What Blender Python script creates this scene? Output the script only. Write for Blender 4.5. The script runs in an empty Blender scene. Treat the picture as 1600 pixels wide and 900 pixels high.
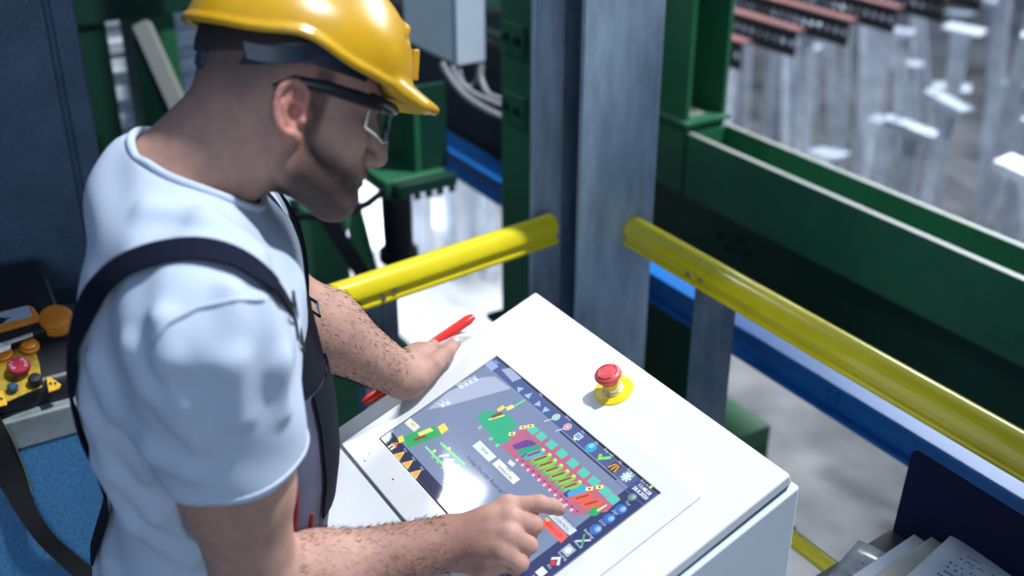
import bpy, bmesh, math, random
import numpy as np
from mathutils import Vector, Matrix

sc = bpy.context.scene
COL = sc.collection
random.seed(7)
PI = math.pi

# ------------------------------------------------------------------ camera
FPX = 1781.0                                   # focal length in pixels of a 1600 px wide frame
AZ, TILT = math.radians(148.42), math.radians(26.80)
EYE = np.array([0.0, 0.0, 1.97])
FW = np.array([math.cos(AZ)*math.cos(TILT), math.sin(AZ)*math.cos(TILT), -math.sin(TILT)])
RT = np.array([math.sin(AZ), -math.cos(AZ), 0.0])
UP = np.cross(RT, FW)
cam_d = bpy.data.cameras.new('camera')
cam_d.sensor_width = 36.0
cam_d.lens = FPX/1600*36.0
cam_d.clip_start, cam_d.clip_end = 0.05, 200
cam = bpy.data.objects.new('camera', cam_d)
COL.objects.link(cam)
cam.location = EYE
cam.rotation_euler = Matrix((RT, UP, -FW)).transposed().to_euler()
cam_d.dof.use_dof = True
cam_d.dof.focus_distance = 1.60
cam_d.dof.aperture_fstop = 2.4
cam_d.dof.aperture_blades = 0
sc.camera = cam

# ------------------------------------------------------------------ world, lamps, exposure
w = bpy.data.worlds.new('hall_daylight')
sc.world = w
w.use_nodes = True
wn, wl = w.node_tree.nodes, w.node_tree.links
wn.clear()
wo = wn.new('ShaderNodeOutputWorld')
wb = wn.new('ShaderNodeBackground')
wtc = wn.new('ShaderNodeTexCoord')
wsep = wn.new('ShaderNodeSeparateXYZ')
wramp = wn.new('ShaderNodeValToRGB')
wmap = wn.new('ShaderNodeMapRange')
wmap.inputs['From Min'].default_value = -1.0
wmap.inputs['From Max'].default_value = 1.0
wramp.color_ramp.elements[0].position = 0.45
wramp.color_ramp.elements[0].color = (0.05, 0.075, 0.125, 1)
wramp.color_ramp.elements[1].position = 0.85
wramp.color_ramp.elements[1].color = (0.29, 0.50, 0.92, 1)
wl.new(wtc.outputs['Generated'], wsep.inputs[0])
wl.new(wsep.outputs['Z'], wmap.inputs['Value'])
wl.new(wmap.outputs['Result'], wramp.inputs[0])
wl.new(wramp.outputs[0], wb.inputs[0])
wb.inputs[1].default_value = 0.46
wl.new(wb.outputs[0], wo.inputs[0])


def area(name, loc, target, energy, sx, sy, color=(1, 1, 1), spread=0):
    d = bpy.data.lights.new(name, 'AREA')
    d.shape = 'RECTANGLE'
    d.size, d.size_y = sx, sy
    d.energy = energy
    d.color = color
    if spread:
        d.spread = math.radians(spread)
    o = bpy.data.objects.new(name, d)
    COL.objects.link(o)
    o.location = loc
    v = Vector(target)-Vector(loc)
    o.rotation_euler = v.to_track_quat('-Z', 'Y').to_euler()
    return o


area('hall_lamp', (0.77, 5.07, 12.0), (-1.15, 0.75, 1.0), 2400, 0.60, 0.60, (0.93, 0.97, 1.0))
area('hall_lamp', (-5.68, -0.23, 4.95), (-1.2, 0.6, 1.0), 75, 0.32, 1.2, (0.90, 0.96, 1.0))
area('background_light', (-7.0, 3.6, 5.5), (-6.7, 3.0, -2.0), 520, 2.5, 2.5, (0.86, 0.93, 1.0), 50)
area('background_light', (-5.0, 10.0, 6.0), (-5.0, 6.5, -1.0), 950, 5.0, 3.0, (0.82, 0.91, 1.0))  # added to brighten the posts and channel beam, source unseen
area('camera_side_fill', (6.0, -2.2, 3.6), (-1.6, 1.0, 0.9), 190, 3.0, 2.0, (0.68, 0.84, 1.0))  # soft bluish fill added on the camera side, source unseen
for lx, ly in ((-8.5, 7.5), (-6.2, 8.2), (-4.2, 9.0), (-9.5, 10.5), (-6.8, 11.5), (-4.0, 12.5), (-2.6, 10.2)):
    area('glint_strip', (lx, ly, 6.6), (lx+0.6, ly-1.0, -1.0), 45, 0.35, 1.5, (0.92, 0.97, 1.0))  # unseen strips added so the galvanised posts pick up glints

sc.view_settings.view_transform = 'Standard'
sc.view_settings.look = 'None'
sc.view_settings.gamma = 1.0
sc.view_settings.use_curve_mapping = False
sc.view_settings.exposure = 0.0
sc.cycles.use_denoising = True
sc.cycles.max_bounces = 8


# ------------------------------------------------------------------ measuring helpers
def ray(x, y):
    return FW + RT*(x-800)/FPX - UP*(y-450)/FPX


def on_z(x, y, z):
    d = ray(x, y)
    return EYE + d*((z-EYE[2])/d[2])


def on_y(x, y, yy):
    d = ray(x, y)
    return EYE + d*(yy/d[1])


def on_x(x, y, xx):
    d = ray(x, y)
    return EYE + d*(xx/d[0])


def at_d(x, y, dist):
    return EYE + ray(x, y)*dist


# console plane: u to the operator's right, v down the slope, w out of the plate
SLOPE = math.radians(21.1)
CTL = np.array([-1.333, 0.790, 1.0675])
CU = np.array([1.0, 0, 0])
CV = np.array([0, -math.cos(SLOPE), -math.sin(SLOPE)])
CN = np.array([0, -math.sin(SLOPE), math.cos(SLOPE)])


def con(u, v, wv=0.0):
    return CTL + CU*u + CV*v + CN*wv


def con_px(x, y, wv=0.0):
    d = ray(x, y)
    p0 = CTL+CN*wv
    return EYE + d*(np.dot(p0-EYE, CN)/np.dot(d, CN))


def uv_px(x, y, wv=0.0):
    p = con_px(x, y, wv)-CTL
    return float(p@CU), float(p@CV)


# ------------------------------------------------------------------ materials
MATS = {}


def mat(name, color, rough=0.5, metal=0.0, var=0.0, vscale=8.0, bump=0.0, bscale=60.0, emit=None, estr=0.0,
        trans=0.0, coat=0.0, dark=None, stretch=None, sub=0.0, alpha=1.0, spec=None, rvar=0.0, ior=1.45, attr=None):
    if name in MATS:
        return MATS[name]
    m = bpy.data.materials.new(name)
    m.use_nodes = True
    nt = m.node_tree
    N, L = nt.nodes, nt.links
    b = N['Principled BSDF']
    b.inputs['Base Color'].default_value = (*color, 1)
    b.inputs['Roughness'].default_value = rough
    b.inputs['Metallic'].default_value = metal
    b.inputs['IOR'].default_value = ior
    if trans:
        b.inputs['Transmission Weight'].default_value = trans
    if coat:
        b.inputs['Coat Weight'].default_value = coat
        b.inputs['Coat Roughness'].default_value = 0.08
    if sub:
        b.inputs['Subsurface Weight'].default_value = sub
        b.inputs['Subsurface Radius'].default_value = (1.0, 0.35, 0.2)
        b.inputs['Subsurface Scale'].default_value = 0.006
    if spec is not None:
        b.inputs['Specular IOR Level'].default_value = spec
    if alpha < 1:
        b.inputs['Alpha'].default_value = alpha
    if emit:
        b.inputs['Emission Color'].default_value = (*emit, 1)
        b.inputs['Emission Strength'].default_value = estr
    tc = None

    def coords():
        t = N.new('ShaderNodeTexCoord')
        if stretch:
            mp = N.new('ShaderNodeMapping')
            mp.inputs['Scale'].default_value = stretch
            L.new(t.outputs['Object'], mp.inputs[0])
            return mp.outputs[0]
        return t.outputs['Object']
    if attr:
        a = N.new('ShaderNodeAttribute')
        a.attribute_name = attr
        L.new(a.outputs['Color'], b.inputs['Base Color'])
        if emit is not None:
            L.new(a.outputs['Color'], b.inputs['Emission Color'])
    if var:
        tc = coords()
        n = N.new('ShaderNodeTexNoise')
        n.inputs['Scale'].default_value = vscale
        n.inputs['Detail'].default_value = 6
        n.inputs['Roughness'].default_value = 0.62
        L.new(tc, n.inputs['Vector'])
        r = N.new('ShaderNodeValToRGB')
        d = dark or tuple(c*(1-var) for c in color)
        r.color_ramp.elements[0].color = (*d, 1)
        r.color_ramp.elements[0].position = 0.33
        r.color_ramp.elements[1].color = (*color, 1)
        r.color_ramp.elements[1].position = 0.62
        L.new(n.outputs['Fac'], r.inputs[0])
        if attr:
            mx = N.new('ShaderNodeMix')
            mx.data_type = 'RGBA'
            mx.blend_type = 'MULTIPLY'
            mx.inputs[0].default_value = 1.0
            L.new(a.outputs['Color'], mx.inputs[6])
            L.new(r.outputs[0], mx.inputs[7])
            L.new(mx.outputs[2], b.inputs['Base Color'])
        else:
            L.new(r.outputs[0], b.inputs['Base Color'])
        if rvar:
            mr = N.new('ShaderNodeMapRange')
            mr.inputs['To Min'].default_value = rough+rvar
            mr.inputs['To Max'].default_value = max(0.03, rough-rvar)
            L.new(n.outputs['Fac'], mr.inputs['Value'])
            L.new(mr.outputs[0], b.inputs['Roughness'])
    if bump:
        tc = tc or coords()
        n2 = N.new('ShaderNodeTexNoise')
        n2.inputs['Scale'].default_value = bscale
        n2.inputs['Detail'].default_value = 3
        L.new(tc, n2.inputs['Vector'])
        bp = N.new('ShaderNodeBump')
        bp.inputs['Strength'].default_value = bump
        bp.inputs['Distance'].default_value = 0.002
        L.new(n2.outputs['Fac'], bp.inputs['Height'])
        L.new(bp.outputs[0], b.inputs['Normal'])
    MATS[name] = m
    return m


# ------------------------------------------------------------------ object helpers
WLOC = {}


def props(o, label=None, cat=None, group=None, kind=None):
    if label:
        o['label'] = label
    if cat:
        o['category'] = cat
    if group:
        o['group'] = group
    if kind:
        o['kind'] = kind
    return o


def thing(name, label, cat, loc, group=None):
    o = bpy.data.objects.new(name, None)
    o.empty_display_size = 0.05
    COL.objects.link(o)
    o.location = [float(c) for c in loc]
    WLOC[o] = np.array(loc, float)
    return props(o, label, cat, group)


def link(name, me, material, parent=None, origin=None):
    """Mesh given in world coordinates; becomes an object whose origin is its parent's (or `origin`)."""
    o = bpy.data.objects.new(name, me)
    COL.objects.link(o)
    if isinstance(material, (list, tuple)):
        for mm in material:
            me.materials.append(mm)
    elif material:
        me.materials.append(material)
    off = np.zeros(3)
    if parent is not None:
        o.parent = parent
        off = WLOC[parent]
    elif origin is not None:
        off = np.array(origin, float)
        o.location = [float(c) for c in off]
    WLOC[o] = off
    if np.any(off):
        me.transform(Matrix.Translation(Vector(-off)))
    return o


def smooth(me, ang=35):
    me.polygons.foreach_set('use_smooth', np.ones(len(me.polygons), bool))
    if ang < 180:
        me.set_sharp_from_angle(angle=math.radians(ang))


def frame_from(axis, hint=(0, 0, 1)):
    a = np.array(axis, float)
    a /= np.linalg.norm(a)
    h = np.array(hint, float)
    if abs(a@h/np.linalg.norm(h)) > 0.97:
        h = np.array([1.0, 0, 0]) if abs(a[0]) < 0.9 else np.array([0, 1.0, 0])
    s = np.cross(h, a)
    s /= np.linalg.norm(s)
    return s, np.cross(a, s), a


class MB:
    """Collects geometry in world coordinates and links it as one mesh object."""

    def __init__(self):
        self.v, self.f, self.mi = [], [], []
        self.cm = 0

    def add(self, vs, fs):
        o = len(self.v)
        self.v += [tuple(float(c) for c in p) for p in vs]
        self.f += [tuple(i+o for i in f) for f in fs]
        self.mi += [self.cm]*len(fs)
        return self

    def box(self, lo, hi, R=None, c=None):
        lo, hi = np.minimum(lo, hi), np.maximum(lo, hi)
        vs = [np.array([(lo, hi)[i][0], (lo, hi)[j][1], (lo, hi)[k][2]]) for i in (0, 1) for j in (0, 1) for k in (0, 1)]
        if R is not None:
            cc = np.array(c if c is not None else (np.array(lo)+hi)/2)
            vs = [R@(p-cc)+cc for p in vs]
        return self.add(vs, [(0, 1, 3, 2), (4, 6, 7, 5), (0, 4, 5, 1), (2, 3, 7, 6), (0, 2, 6, 4), (1, 5, 7, 3)])

    def obox(self, c, ax, ay, az, hx, hy, hz):
        c, ax, ay, az = map(np.array, (c, ax, ay, az))
        vs = [c+ax*hx*i+ay*hy*j+az*hz*k for i in (-1, 1) for j in (-1, 1) for k in (-1, 1)]
        return self.add(vs, [(0, 1, 3, 2), (4, 6, 7, 5), (0, 4, 5, 1), (2, 3, 7, 6), (0, 2, 6, 4), (1, 5, 7, 3)])

    def prism(self, prof, p0, p1, ex, ey, closed=True):
        """2-D profile (x, y) swept from p0 to p1 along a straight line."""
        p0, p1, ex, ey = map(lambda q: np.array(q, float), (p0, p1, ex, ey))
        n = len(prof)
        vs = [p0+ex*a+ey*b for a, b in prof]+[p1+ex*a+ey*b for a, b in prof]
        fs = [(i, (i+1) % n, n+(i+1) % n, n+i) for i in range(n)]
        fs += [tuple(range(n-1, -1, -1)), tuple(range(n, 2*n))]
        return self.add(vs, fs)

    def tube(self, pts, r, n=10, caps=True, flat=1.0, hint=(0, 0, 1)):
        pts = [np.array(p, float) for p in pts]
        rs = r if isinstance(r, (list, tuple)) else [r]*len(pts)
        vs, fs = [], []
        for i, p in enumerate(pts):
            a = pts[min(i+1, len(pts)-1)]-pts[max(i-1, 0)]
            s, u, _ = frame_from(a, hint)
            for k in range(n):
                t = 2*PI*k/n
                vs.append(p+s*math.cos(t)*rs[i]+u*math.sin(t)*rs[i]*flat)
        for i in range(len(pts)-1):
            for k in range(n):
                fs.append((i*n+k, i*n+(k+1) % n, (i+1)*n+(k+1) % n, (i+1)*n+k))
        if caps:
            fs.append(tuple(range(n-1, -1, -1)))
            fs.append(tuple((len(pts)-1)*n+k for k in range(n)))
        return self.add(vs, fs)

    def lathe(self, prof, c, axis=(0, 0, 1), n=24):
        """prof: (radius, height) pairs along the axis from c."""
        s, u, a = frame_from(axis)
        c = np.array(c, float)
        vs, fs = [], []
        for r, h in prof:
            for k in range(n):
                t = 2*PI*k/n
                vs.append(c+a*h+(s*math.cos(t)+u*math.sin(t))*r)
        for i in range(len(prof)-1):
            for k in range(n):
                fs.append((i*n+k, i*n+(k+1) % n, (i+1)*n+(k+1) % n, (i+1)*n+k))
        fs.append(tuple(range(n-1, -1, -1)))
        fs.append(tuple((len(prof)-1)*n+k for k in range(n)))
        return self.add(vs, fs)

    def sheet(self, grid, thick=0.0):
        """grid: array (n, m, 3); optional thickness along averaged normals."""
        g = np.array(grid, float)
        n, m = g.shape[:2]
        idx = lambda i, j: i*m+j
        if thick:
            du = np.gradient(g, axis=0)
            dv = np.gradient(g, axis=1)
            nn = np.cross(du, dv)
            nn /= np.linalg.norm(nn, axis=2, keepdims=True)+1e-12
            vs = list(g.reshape(-1, 3))+list((g-nn*thick).reshape(-1, 3))
        else:
            vs = list(g.reshape(-1, 3))
        fs = [(idx(i, j), idx(i+1, j), idx(i+1, j+1), idx(i, j+1)) for i in range(n-1) for j in range(m-1)]
        if thick:
            o = n*m
            fs += [tuple(o+k for k in reversed(f)) for f in fs]
            ring = [(i, 0) for i in range(n)]+[(n-1, j) for j in range(1, m)]+[(i, m-1) for i in range(n-2, -1, -1)]+[(0, j) for j in range(m-2, 0, -1)]
            ids = [idx(*q) for q in ring]
            for a, b in zip(ids, ids[1:]+ids[:1]):
                fs.append((b, a, o+a, o+b))
        return self.add(vs, fs)

    def mesh(self, name, ang=35):
        me = bpy.data.meshes.new(name)
        me.from_pydata(self.v, [], self.f)
        me.update()
        bm = bmesh.new()
        bm.from_mesh(me)
        bmesh.ops.recalc_face_normals(bm, faces=bm.faces)
        bm.to_mesh(me)
        bm.free()
        if any(self.mi):
            me.polygons.foreach_set('material_index', self.mi)
        smooth(me, ang)
        return me

    def build(self, name, material, parent=None, bevel=0.0, origin=None, seg=2, ang=35):
        o = link(name, self.mesh(name, ang), material, parent, origin)
        if bevel:
            b = o.modifiers.new('bevel', 'BEVEL')
            b.width = bevel
            b.segments = seg
            b.limit_method = 'ANGLE'
            b.angle_limit = math.radians(40)
            b.harden_normals = False
        return o


def text_mesh(s, size, origin, ex, ey, align='LEFT', name='text', bold=0.0):
    cu = bpy.data.curves.new(name, 'FONT')
    cu.body = s
    cu.size = size
    cu.align_x = align
    cu.align_y = 'CENTER'
    cu.resolution_u = 2
    cu.offset = bold
    o = bpy.data.objects.new(name, cu)
    COL.objects.link(o)
    dg = bpy.context.evaluated_depsgraph_get()
    me = bpy.data.meshes.new_from_object(o.evaluated_get(dg))
    bpy.data.objects.remove(o)
    bpy.data.curves.remove(cu)
    ez = np.cross(ex, ey)
    M = Matrix((Vector(ex), Vector(ey), Vector(ez))).transposed().to_4x4()
    M.translation = Vector(origin)
    me.transform(M)
    me.materials.clear()
    me.name = name
    return me


def copy_tree(o, parent=None):
    c = o.copy()
    COL.objects.link(c)
    if parent is not None:
        c.parent = parent
    for ch in list(o.children):
        copy_tree(ch, c)
    return c

# ================================================================== hall floor, platform, steelwork near the console
FLOOR_Z = -0.05
concrete = mat('hall_concrete', (0.135, 0.132, 0.136), rough=0.6, var=0.6, vscale=1.3, dark=(0.04, 0.042, 0.045), rvar=0.15, bump=0.15, bscale=14)
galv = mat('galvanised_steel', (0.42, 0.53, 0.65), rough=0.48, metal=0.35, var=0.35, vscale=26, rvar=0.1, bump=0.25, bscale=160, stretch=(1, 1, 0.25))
galv_dark = mat('shaded_galvanised_steel', (0.115, 0.16, 0.225), rough=0.45, metal=0.5, var=0.5, vscale=14, dark=(0.04, 0.06, 0.095), rvar=0.1, bump=0.2, bscale=90, stretch=(1, 1, 0.3))  # darker steel tone carries the shade of the column's recess
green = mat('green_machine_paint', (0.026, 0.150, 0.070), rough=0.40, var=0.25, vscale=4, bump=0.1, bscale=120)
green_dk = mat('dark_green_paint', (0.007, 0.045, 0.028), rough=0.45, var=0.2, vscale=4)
green_lt = mat('light_green_paint', (0.08, 0.27, 0.11), rough=0.45, var=0.2, vscale=5)
edge_grey = mat('grey_steel_and_lit_edge', (0.27, 0.28, 0.25), rough=0.5, metal=0.2)  # pale grey steel, also paints the lit edges of the channel
blue = mat('blue_beam_paint', (0.008, 0.125, 0.42), rough=0.35, var=0.2, vscale=6)
navy = mat('navy_paint', (0.005, 0.008, 0.034), rough=0.8, var=0.2, vscale=9, spec=0.15)
yellow = mat('yellow_rail_paint', (0.74, 0.60, 0.012), rough=0.22, coat=0.5, var=0.12, vscale=9, bump=0.05, bscale=60)
bolt_m = mat('zinc_bolt', (0.55, 0.55, 0.52), rough=0.3, metal=1.0)

m = MB().box((-40, -12, -2.25), (18, 40, -2.0))
props(m.build('floor', concrete), kind='structure')
m = MB().box((-2.45, -2.2, -0.13), (1.6, 1.47, FLOOR_Z))
props(m.build('platform_floor', mat('platform_plate', (0.16, 0.18, 0.20), rough=0.5, var=0.3, vscale=6)), kind='structure')


def bolt(parent, p, axis, r=0.008, h=0.006, m_=None, name='bolt'):
    b = MB().lathe([(r*1.5, 0), (r*1.5, h*0.25), (r*1.05, h*0.3), (r*1.05, h), (r*0.55, h), (r*0.5, h*0.55), (0.0004, h*0.5)], p, axis, 12)
    return b.build(name, m_ or bolt_m, parent)


# ---- galvanised H column where the two guard rails meet
cx1, cx0, cy0, cy1 = -1.753, -1.945, 1.240, 1.432
col = thing('steel_column', 'galvanised steel H column standing behind the console', 'column', ((cx0+cx1)/2, (cy0+cy1)/2, -2.0))
col['kind'] = 'thing'
MB().box((cx1-0.013, cy0, -2.0), (cx1, cy1, 4.6)).build('flange', galv, col, bevel=0.002)
MB().box((cx0, cy0, -2.0), (cx0+0.013, cy1, 4.6)).build('flange', galv, col, bevel=0.002)
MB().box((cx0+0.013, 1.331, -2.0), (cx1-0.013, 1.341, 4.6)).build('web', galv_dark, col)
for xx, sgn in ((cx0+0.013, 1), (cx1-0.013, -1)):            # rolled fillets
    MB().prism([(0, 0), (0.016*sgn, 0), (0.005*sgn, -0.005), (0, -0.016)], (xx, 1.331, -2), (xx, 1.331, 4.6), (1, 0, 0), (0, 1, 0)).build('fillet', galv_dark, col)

# ---- yellow guard rails
RP = [(-0.0275, 0.0285), (-0.0255, 0.0265), (-0.0215, 0.0255), (-0.0215, 0.0215), (-0.0195, 0.0205), (-0.0195, 0.0125), (-0.0205, 0.0115), (-0.0245, 0.0100),
      (-0.0260, 0.006), (-0.0250, 0.001), (-0.0225, 0.0), (0.0225, 0.0), (0.0250, 0.0285), (0.0235, 0.043), (0.0180, 0.0535), (0.009, 0.0600), (0.0, 0.0615),
      (-0.008, 0.0600), (-0.0155, 0.0555), (-0.0215, 0.0480), (-0.0255, 0.0390), (-0.0275, 0.0320)]


def rail_piece(p0, p1, parent):
    p0, p1 = np.array(p0), np.array(p1)
    d = (p1-p0)/np.linalg.norm(p1-p0)
    ex = np.cross(d, (0, 0, 1))
    if ex@(EYE-p0) > 0:
        ex = -ex                                    # lip side faces the operator
    b = MB().prism(RP, p0, p1, ex, (0, 0, 1))
    return b.build('rail', yellow, parent, ang=28), ex


def rail_post(c, wdir, odir, parent, zt):
    """folded C post: a flat front with a turned edge"""
    c, wdir, odir = map(np.array, (c, wdir, odir))
    pr = [(-0.042, 0.0), (-0.014, 0.0), (-0.012, 0.004), (-0.006, 0.004), (-0.004, 0.0), (0.042, 0.0), (0.042, -0.034), (0.038, -0.034), (0.038, -0.004), (-0.038, -0.004), (-0.038, -0.034), (-0.042, -0.034)]
    b = MB().prism(pr, (c[0], c[1], FLOOR_Z), (c[0], c[1], zt), wdir, odir)
    return b.build('post', mat('guard_rail_post_zinc', (0.20, 0.27, 0.33), rough=0.45, metal=0.4, var=0.35, vscale=14, bump=0.2, bscale=90), parent, ang=20)


RB = 0.960
railR = thing('guard_rail', 'yellow guard rail on the right running in front of the green beam', 'guard rail', (-1.0, 1.378, FLOOR_Z))
rail_piece((cx1+0.002, 1.378, RB), (-1.5205, 1.378, RB), railR)
rail_piece((-1.5185, 1.378, RB), (0.9, 1.378, RB), railR)
rail_post((-1.493, 1.372, 0), (1, 0, 0), (0, -1, 0), railR, RB+0.002)
for xx, zz in ((-1.540, 0.979), (-1.503, 0.983)):
    bolt(railR, (xx, 1.3975-0.039, zz), (0, -1, 0), 0.0045, 0.006, name='screw')
rail_post((0.30, 1.372, 0), (1, 0, 0), (0, -1, 0), railR, RB+0.002)
MB().tube([(-1.70, 1.37, 0.553), (0.9, 1.37, 0.553)], 0.0165, 16).build('knee_tube', yellow, railR)
MB().lathe([(0.0165, 0), (0.0215, 0.001), (0.0215, 0.05), (0.0165, 0.051)], (-1.262, 1.37, 0.553), (1, 0, 0), 20).build('collar', mat('grey_collar', (0.42, 0.43, 0.40), rough=0.5), railR)
hb_ = thing('shade_girder', 'green overhead girder added out of the picture to shade the right rail', 'girder', (0.4, 2.17, 2.8))  # unseen girder added to cast shade on the rail and tray
MB().box((1.75, 2.26, -2.0), (1.9, 2.41, 3.4)).build('post', green, hb_)
MB().box((-1.30, 2.10, 2.75), (1.9, 2.115, 3.40)).build('web', green, hb_)
MB().box((-1.30, 2.04, 3.385), (1.9, 2.26, 3.40)).build('flange', green, hb_)
MB().box((-1.30, 2.04, 2.75), (1.9, 2.26, 2.765)).build('flange', green, hb_)

ld = np.array([0.067, -0.525, 0])
ld /= np.linalg.norm(ld)
lc0 = np.array([-1.853, 1.236, RB])
railL = thing('guard_rail', 'glossy yellow guard rail behind the forearm of the man, left of the column', 'guard rail', (lc0[0], lc0[1], FLOOR_Z))
rl, exl = rail_piece(lc0, lc0+ld*0.80, railL)
pc = np.array([-1.822+0.006, 0.812, 0])
rail_post(pc, ld, -exl, railL, RB+0.002)
for dy in (-0.012, 0.016):
    q = np.array([-1.822, 0.812, 0.974])-exl*0.0+ld*dy
    t = (q-lc0)@ld
    q = lc0+ld*t-exl*0.0215+np.array([0, 0, 0.0125 if dy > 0 else 0.0205])
    bolt(railL, q, -exl, 0.0042, 0.006, name='screw')

# ---- blue beam below the rails
bb = thing('blue_beam', 'blue steel beam running low behind both guard rails', 'beam', (-1.5, 1.63, 0.69))
MB().box((-6.5, 1.585, 0.745), (1.5, 1.675, 0.757)).build('top_flange', blue, bb, bevel=0.002)
MB().box((-6.5, 1.600, 0.690), (1.5, 1.612, 0.745)).build('web', blue, bb)
MB().box((-6.5, 1.585, 0.680), (1.5, 1.675, 0.690)).build('bottom_flange', blue, bb)
for xx, zz in ((-1.36, 0.727), (-1.335, 0.727), (-1.36, 0.706), (-1.335, 0.706)):
    bolt(bb, (xx, 1.600, zz), (0, -1, 0), 0.004, 0.004, blue)

# ---- green column with base plate on the green channel beam (right)
gz = 0.876
gb = thing('green_channel_beam', 'long green open-topped channel beam on the right behind the guard rail', 'beam', (-1.0, 2.17, 0.64))
MB().box((-2.43, 2.095, 0.68), (1.9, 2.110, gz-0.004)).build('near_flange', green, gb)
MB().box((-2.43, 2.094, gz-0.004), (1.9, 2.111, gz)).build('lit_edge', edge_grey, gb)  # edge highlight painted as a pale strip
MB().box((-2.43, 2.240, 0.68), (1.9, 2.255, gz-0.004)).build('far_flange', green, gb)
MB().box((-2.43, 2.239, gz-0.004), (1.9, 2.256, gz)).build('lit_edge', edge_grey, gb)  # same painted highlight on the far flange
MB().box((-2.43, 2.110, 0.765), (1.9, 2.240, 0.780)).build('web', green, gb)
MB().box((-2.45, 2.110, 0.68), (-2.43, 2.240, gz-0.006)).build('end_plate', green, gb)
gl2 = thing('dark_green_girder', 'dark green girder plate below the channel beam, behind the rail', 'girder', (-1.0, 2.16, 0.2))
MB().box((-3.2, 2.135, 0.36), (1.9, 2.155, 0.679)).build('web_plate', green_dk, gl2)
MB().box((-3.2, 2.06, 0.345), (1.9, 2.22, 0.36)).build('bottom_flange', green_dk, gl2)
for xx, zz in ((-2.305, 0.585), (-2.265, 0.560), (-2.225, 0.600), (-2.185, 0.575)):
    bolt(gl2, (xx, 2.135, zz), (0, -1, 0), 0.009, 0.010, green_dk)

gc = thing('green_column', 'green H column bolted by its base plate to the channel beam', 'column', (-2.56, 2.17, gz))
gc['kind'] = 'thing'
MB().box((-2.76, 2.085, gz+0.016), (-2.43, 2.255, gz+0.030)).build('base_plate', green, gc, bevel=0.002)
MB().box((-2.75, 2.098, gz+0.03), (-2.447, 2.113, 3.8)).build('flange', green, gc, bevel=0.0015)
MB().box((-2.75, 2.235, gz+0.03), (-2.447, 2.250, 3.8)).build('flange', green, gc, bevel=0.0015)
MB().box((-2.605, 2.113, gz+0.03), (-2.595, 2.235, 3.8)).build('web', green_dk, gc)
MB().box((-2.76, 2.10, 0.68), (-2.451, 2.25, gz+0.016)).build('seat_block', green, gc)
bolt(gc, (-2.50, 2.16, gz+0.030), (0, 0, 1), 0.012, 0.016)
MB().box((-2.535, 2.13, gz+0.030), (-2.465, 2.19, gz+0.034)).build('washer', edge_grey, gc)

# ---- green column left of the galvanised one, with bolted splice plates
g2 = thing('green_column', 'green box column close behind the left side of the galvanised column', 'column', (-2.25, 1.48, -2.0))
g2['kind'] = 'thing'
MB().box((-2.33, 1.40, -2.0), (-2.13, 1.55, 3.8)).build('shaft', green, g2, bevel=0.003)
for zz in (1.285, 1.115):
    pl = MB().box((-2.315, 1.392, zz-0.035), (-2.215, 1.40, zz+0.035)).build('splice_plate', green, g2, bevel=0.001)
    for dx in (-0.025, 0.025):
        bolt(pl, (-2.265+dx, 1.392, zz), (0, -1, 0), 0.009, 0.010, green_dk)
MB().box((-2.36, 1.37, 0.50), (-2.10, 1.58, 0.515)).build('collar_plate', green_dk, g2)
for zz in (0.42,):
    MB().box((-2.315, 1.392, zz-0.05), (-2.26, 1.40, zz+0.05)).build('splice_plate', green, g2)

# ---- dark blue document tray with papers, right foreground
tr_ = thing('document_tray', 'navy steel document tray hung on the right guard rail', 'tray', (-0.80, 1.26, 0.70))
bk = MB()
cpts = []
for a in np.linspace(PI/2, PI, 6):
    cpts.append((-0.923+0.010*math.cos(a), 0.930+0.010*math.sin(a)))
prof = [(-0.30, 0.940)]+cpts+[(-0.940, 0.783), (-0.940, 0.765), (-0.30, 0.765)]
bk.prism([(p, q) for p, q in prof], (0, 1.310, 0), (0, 1.314, 0), (1, 0, 0), (0, 0, 1))
bk.build('back_plate', navy, tr_)
dn = np.array([0, -0.99, -0.13])
dn /= np.linalg.norm(dn)
dq = np.cross((1, 0, 0), dn)
bs = MB()
bp0 = np.array([-0.62, 1.308, 0.774])
bs.obox(bp0+dn*0.17, (1, 0, 0), dn, dq, 0.322, 0.17, 0.002)
bs.build('base_plate', mat('black_tray_paint', (0.010, 0.011, 0.018), rough=0.6), tr_)
bs = MB()
bs.obox(bp0+dn*0.335+np.array([0, 0, 0.02]), (1, 0, 0), dn, (0, 0, 1), 0.322, 0.002, 0.025)
bs.build('front_lip', navy, tr_)
MB().box((-0.70, 1.3145, 0.90), (-0.66, 1.3550, 0.955)).build('hanger', navy, tr_)

du_ = thing('shade_duct', 'grey duct added overhead to shade the bench, out of the picture', 'duct', (-1.9, 0.0, 2.25))  # unseen box added to keep the remote and bench in shade
MB().box((-2.32, -1.2, 2.25), (-1.50, 0.98, 2.45)).build('duct_body', mat('grey_cabinet_paint', (0.18, 0.20, 0.23), rough=0.5), du_, bevel=0.004)
for yy_ in (-1.0, 0.2):
    MB().box((-2.28, yy_-0.02, 1.75), (-2.24, yy_+0.02, 2.25)).build('support', galv, du_)

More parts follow.
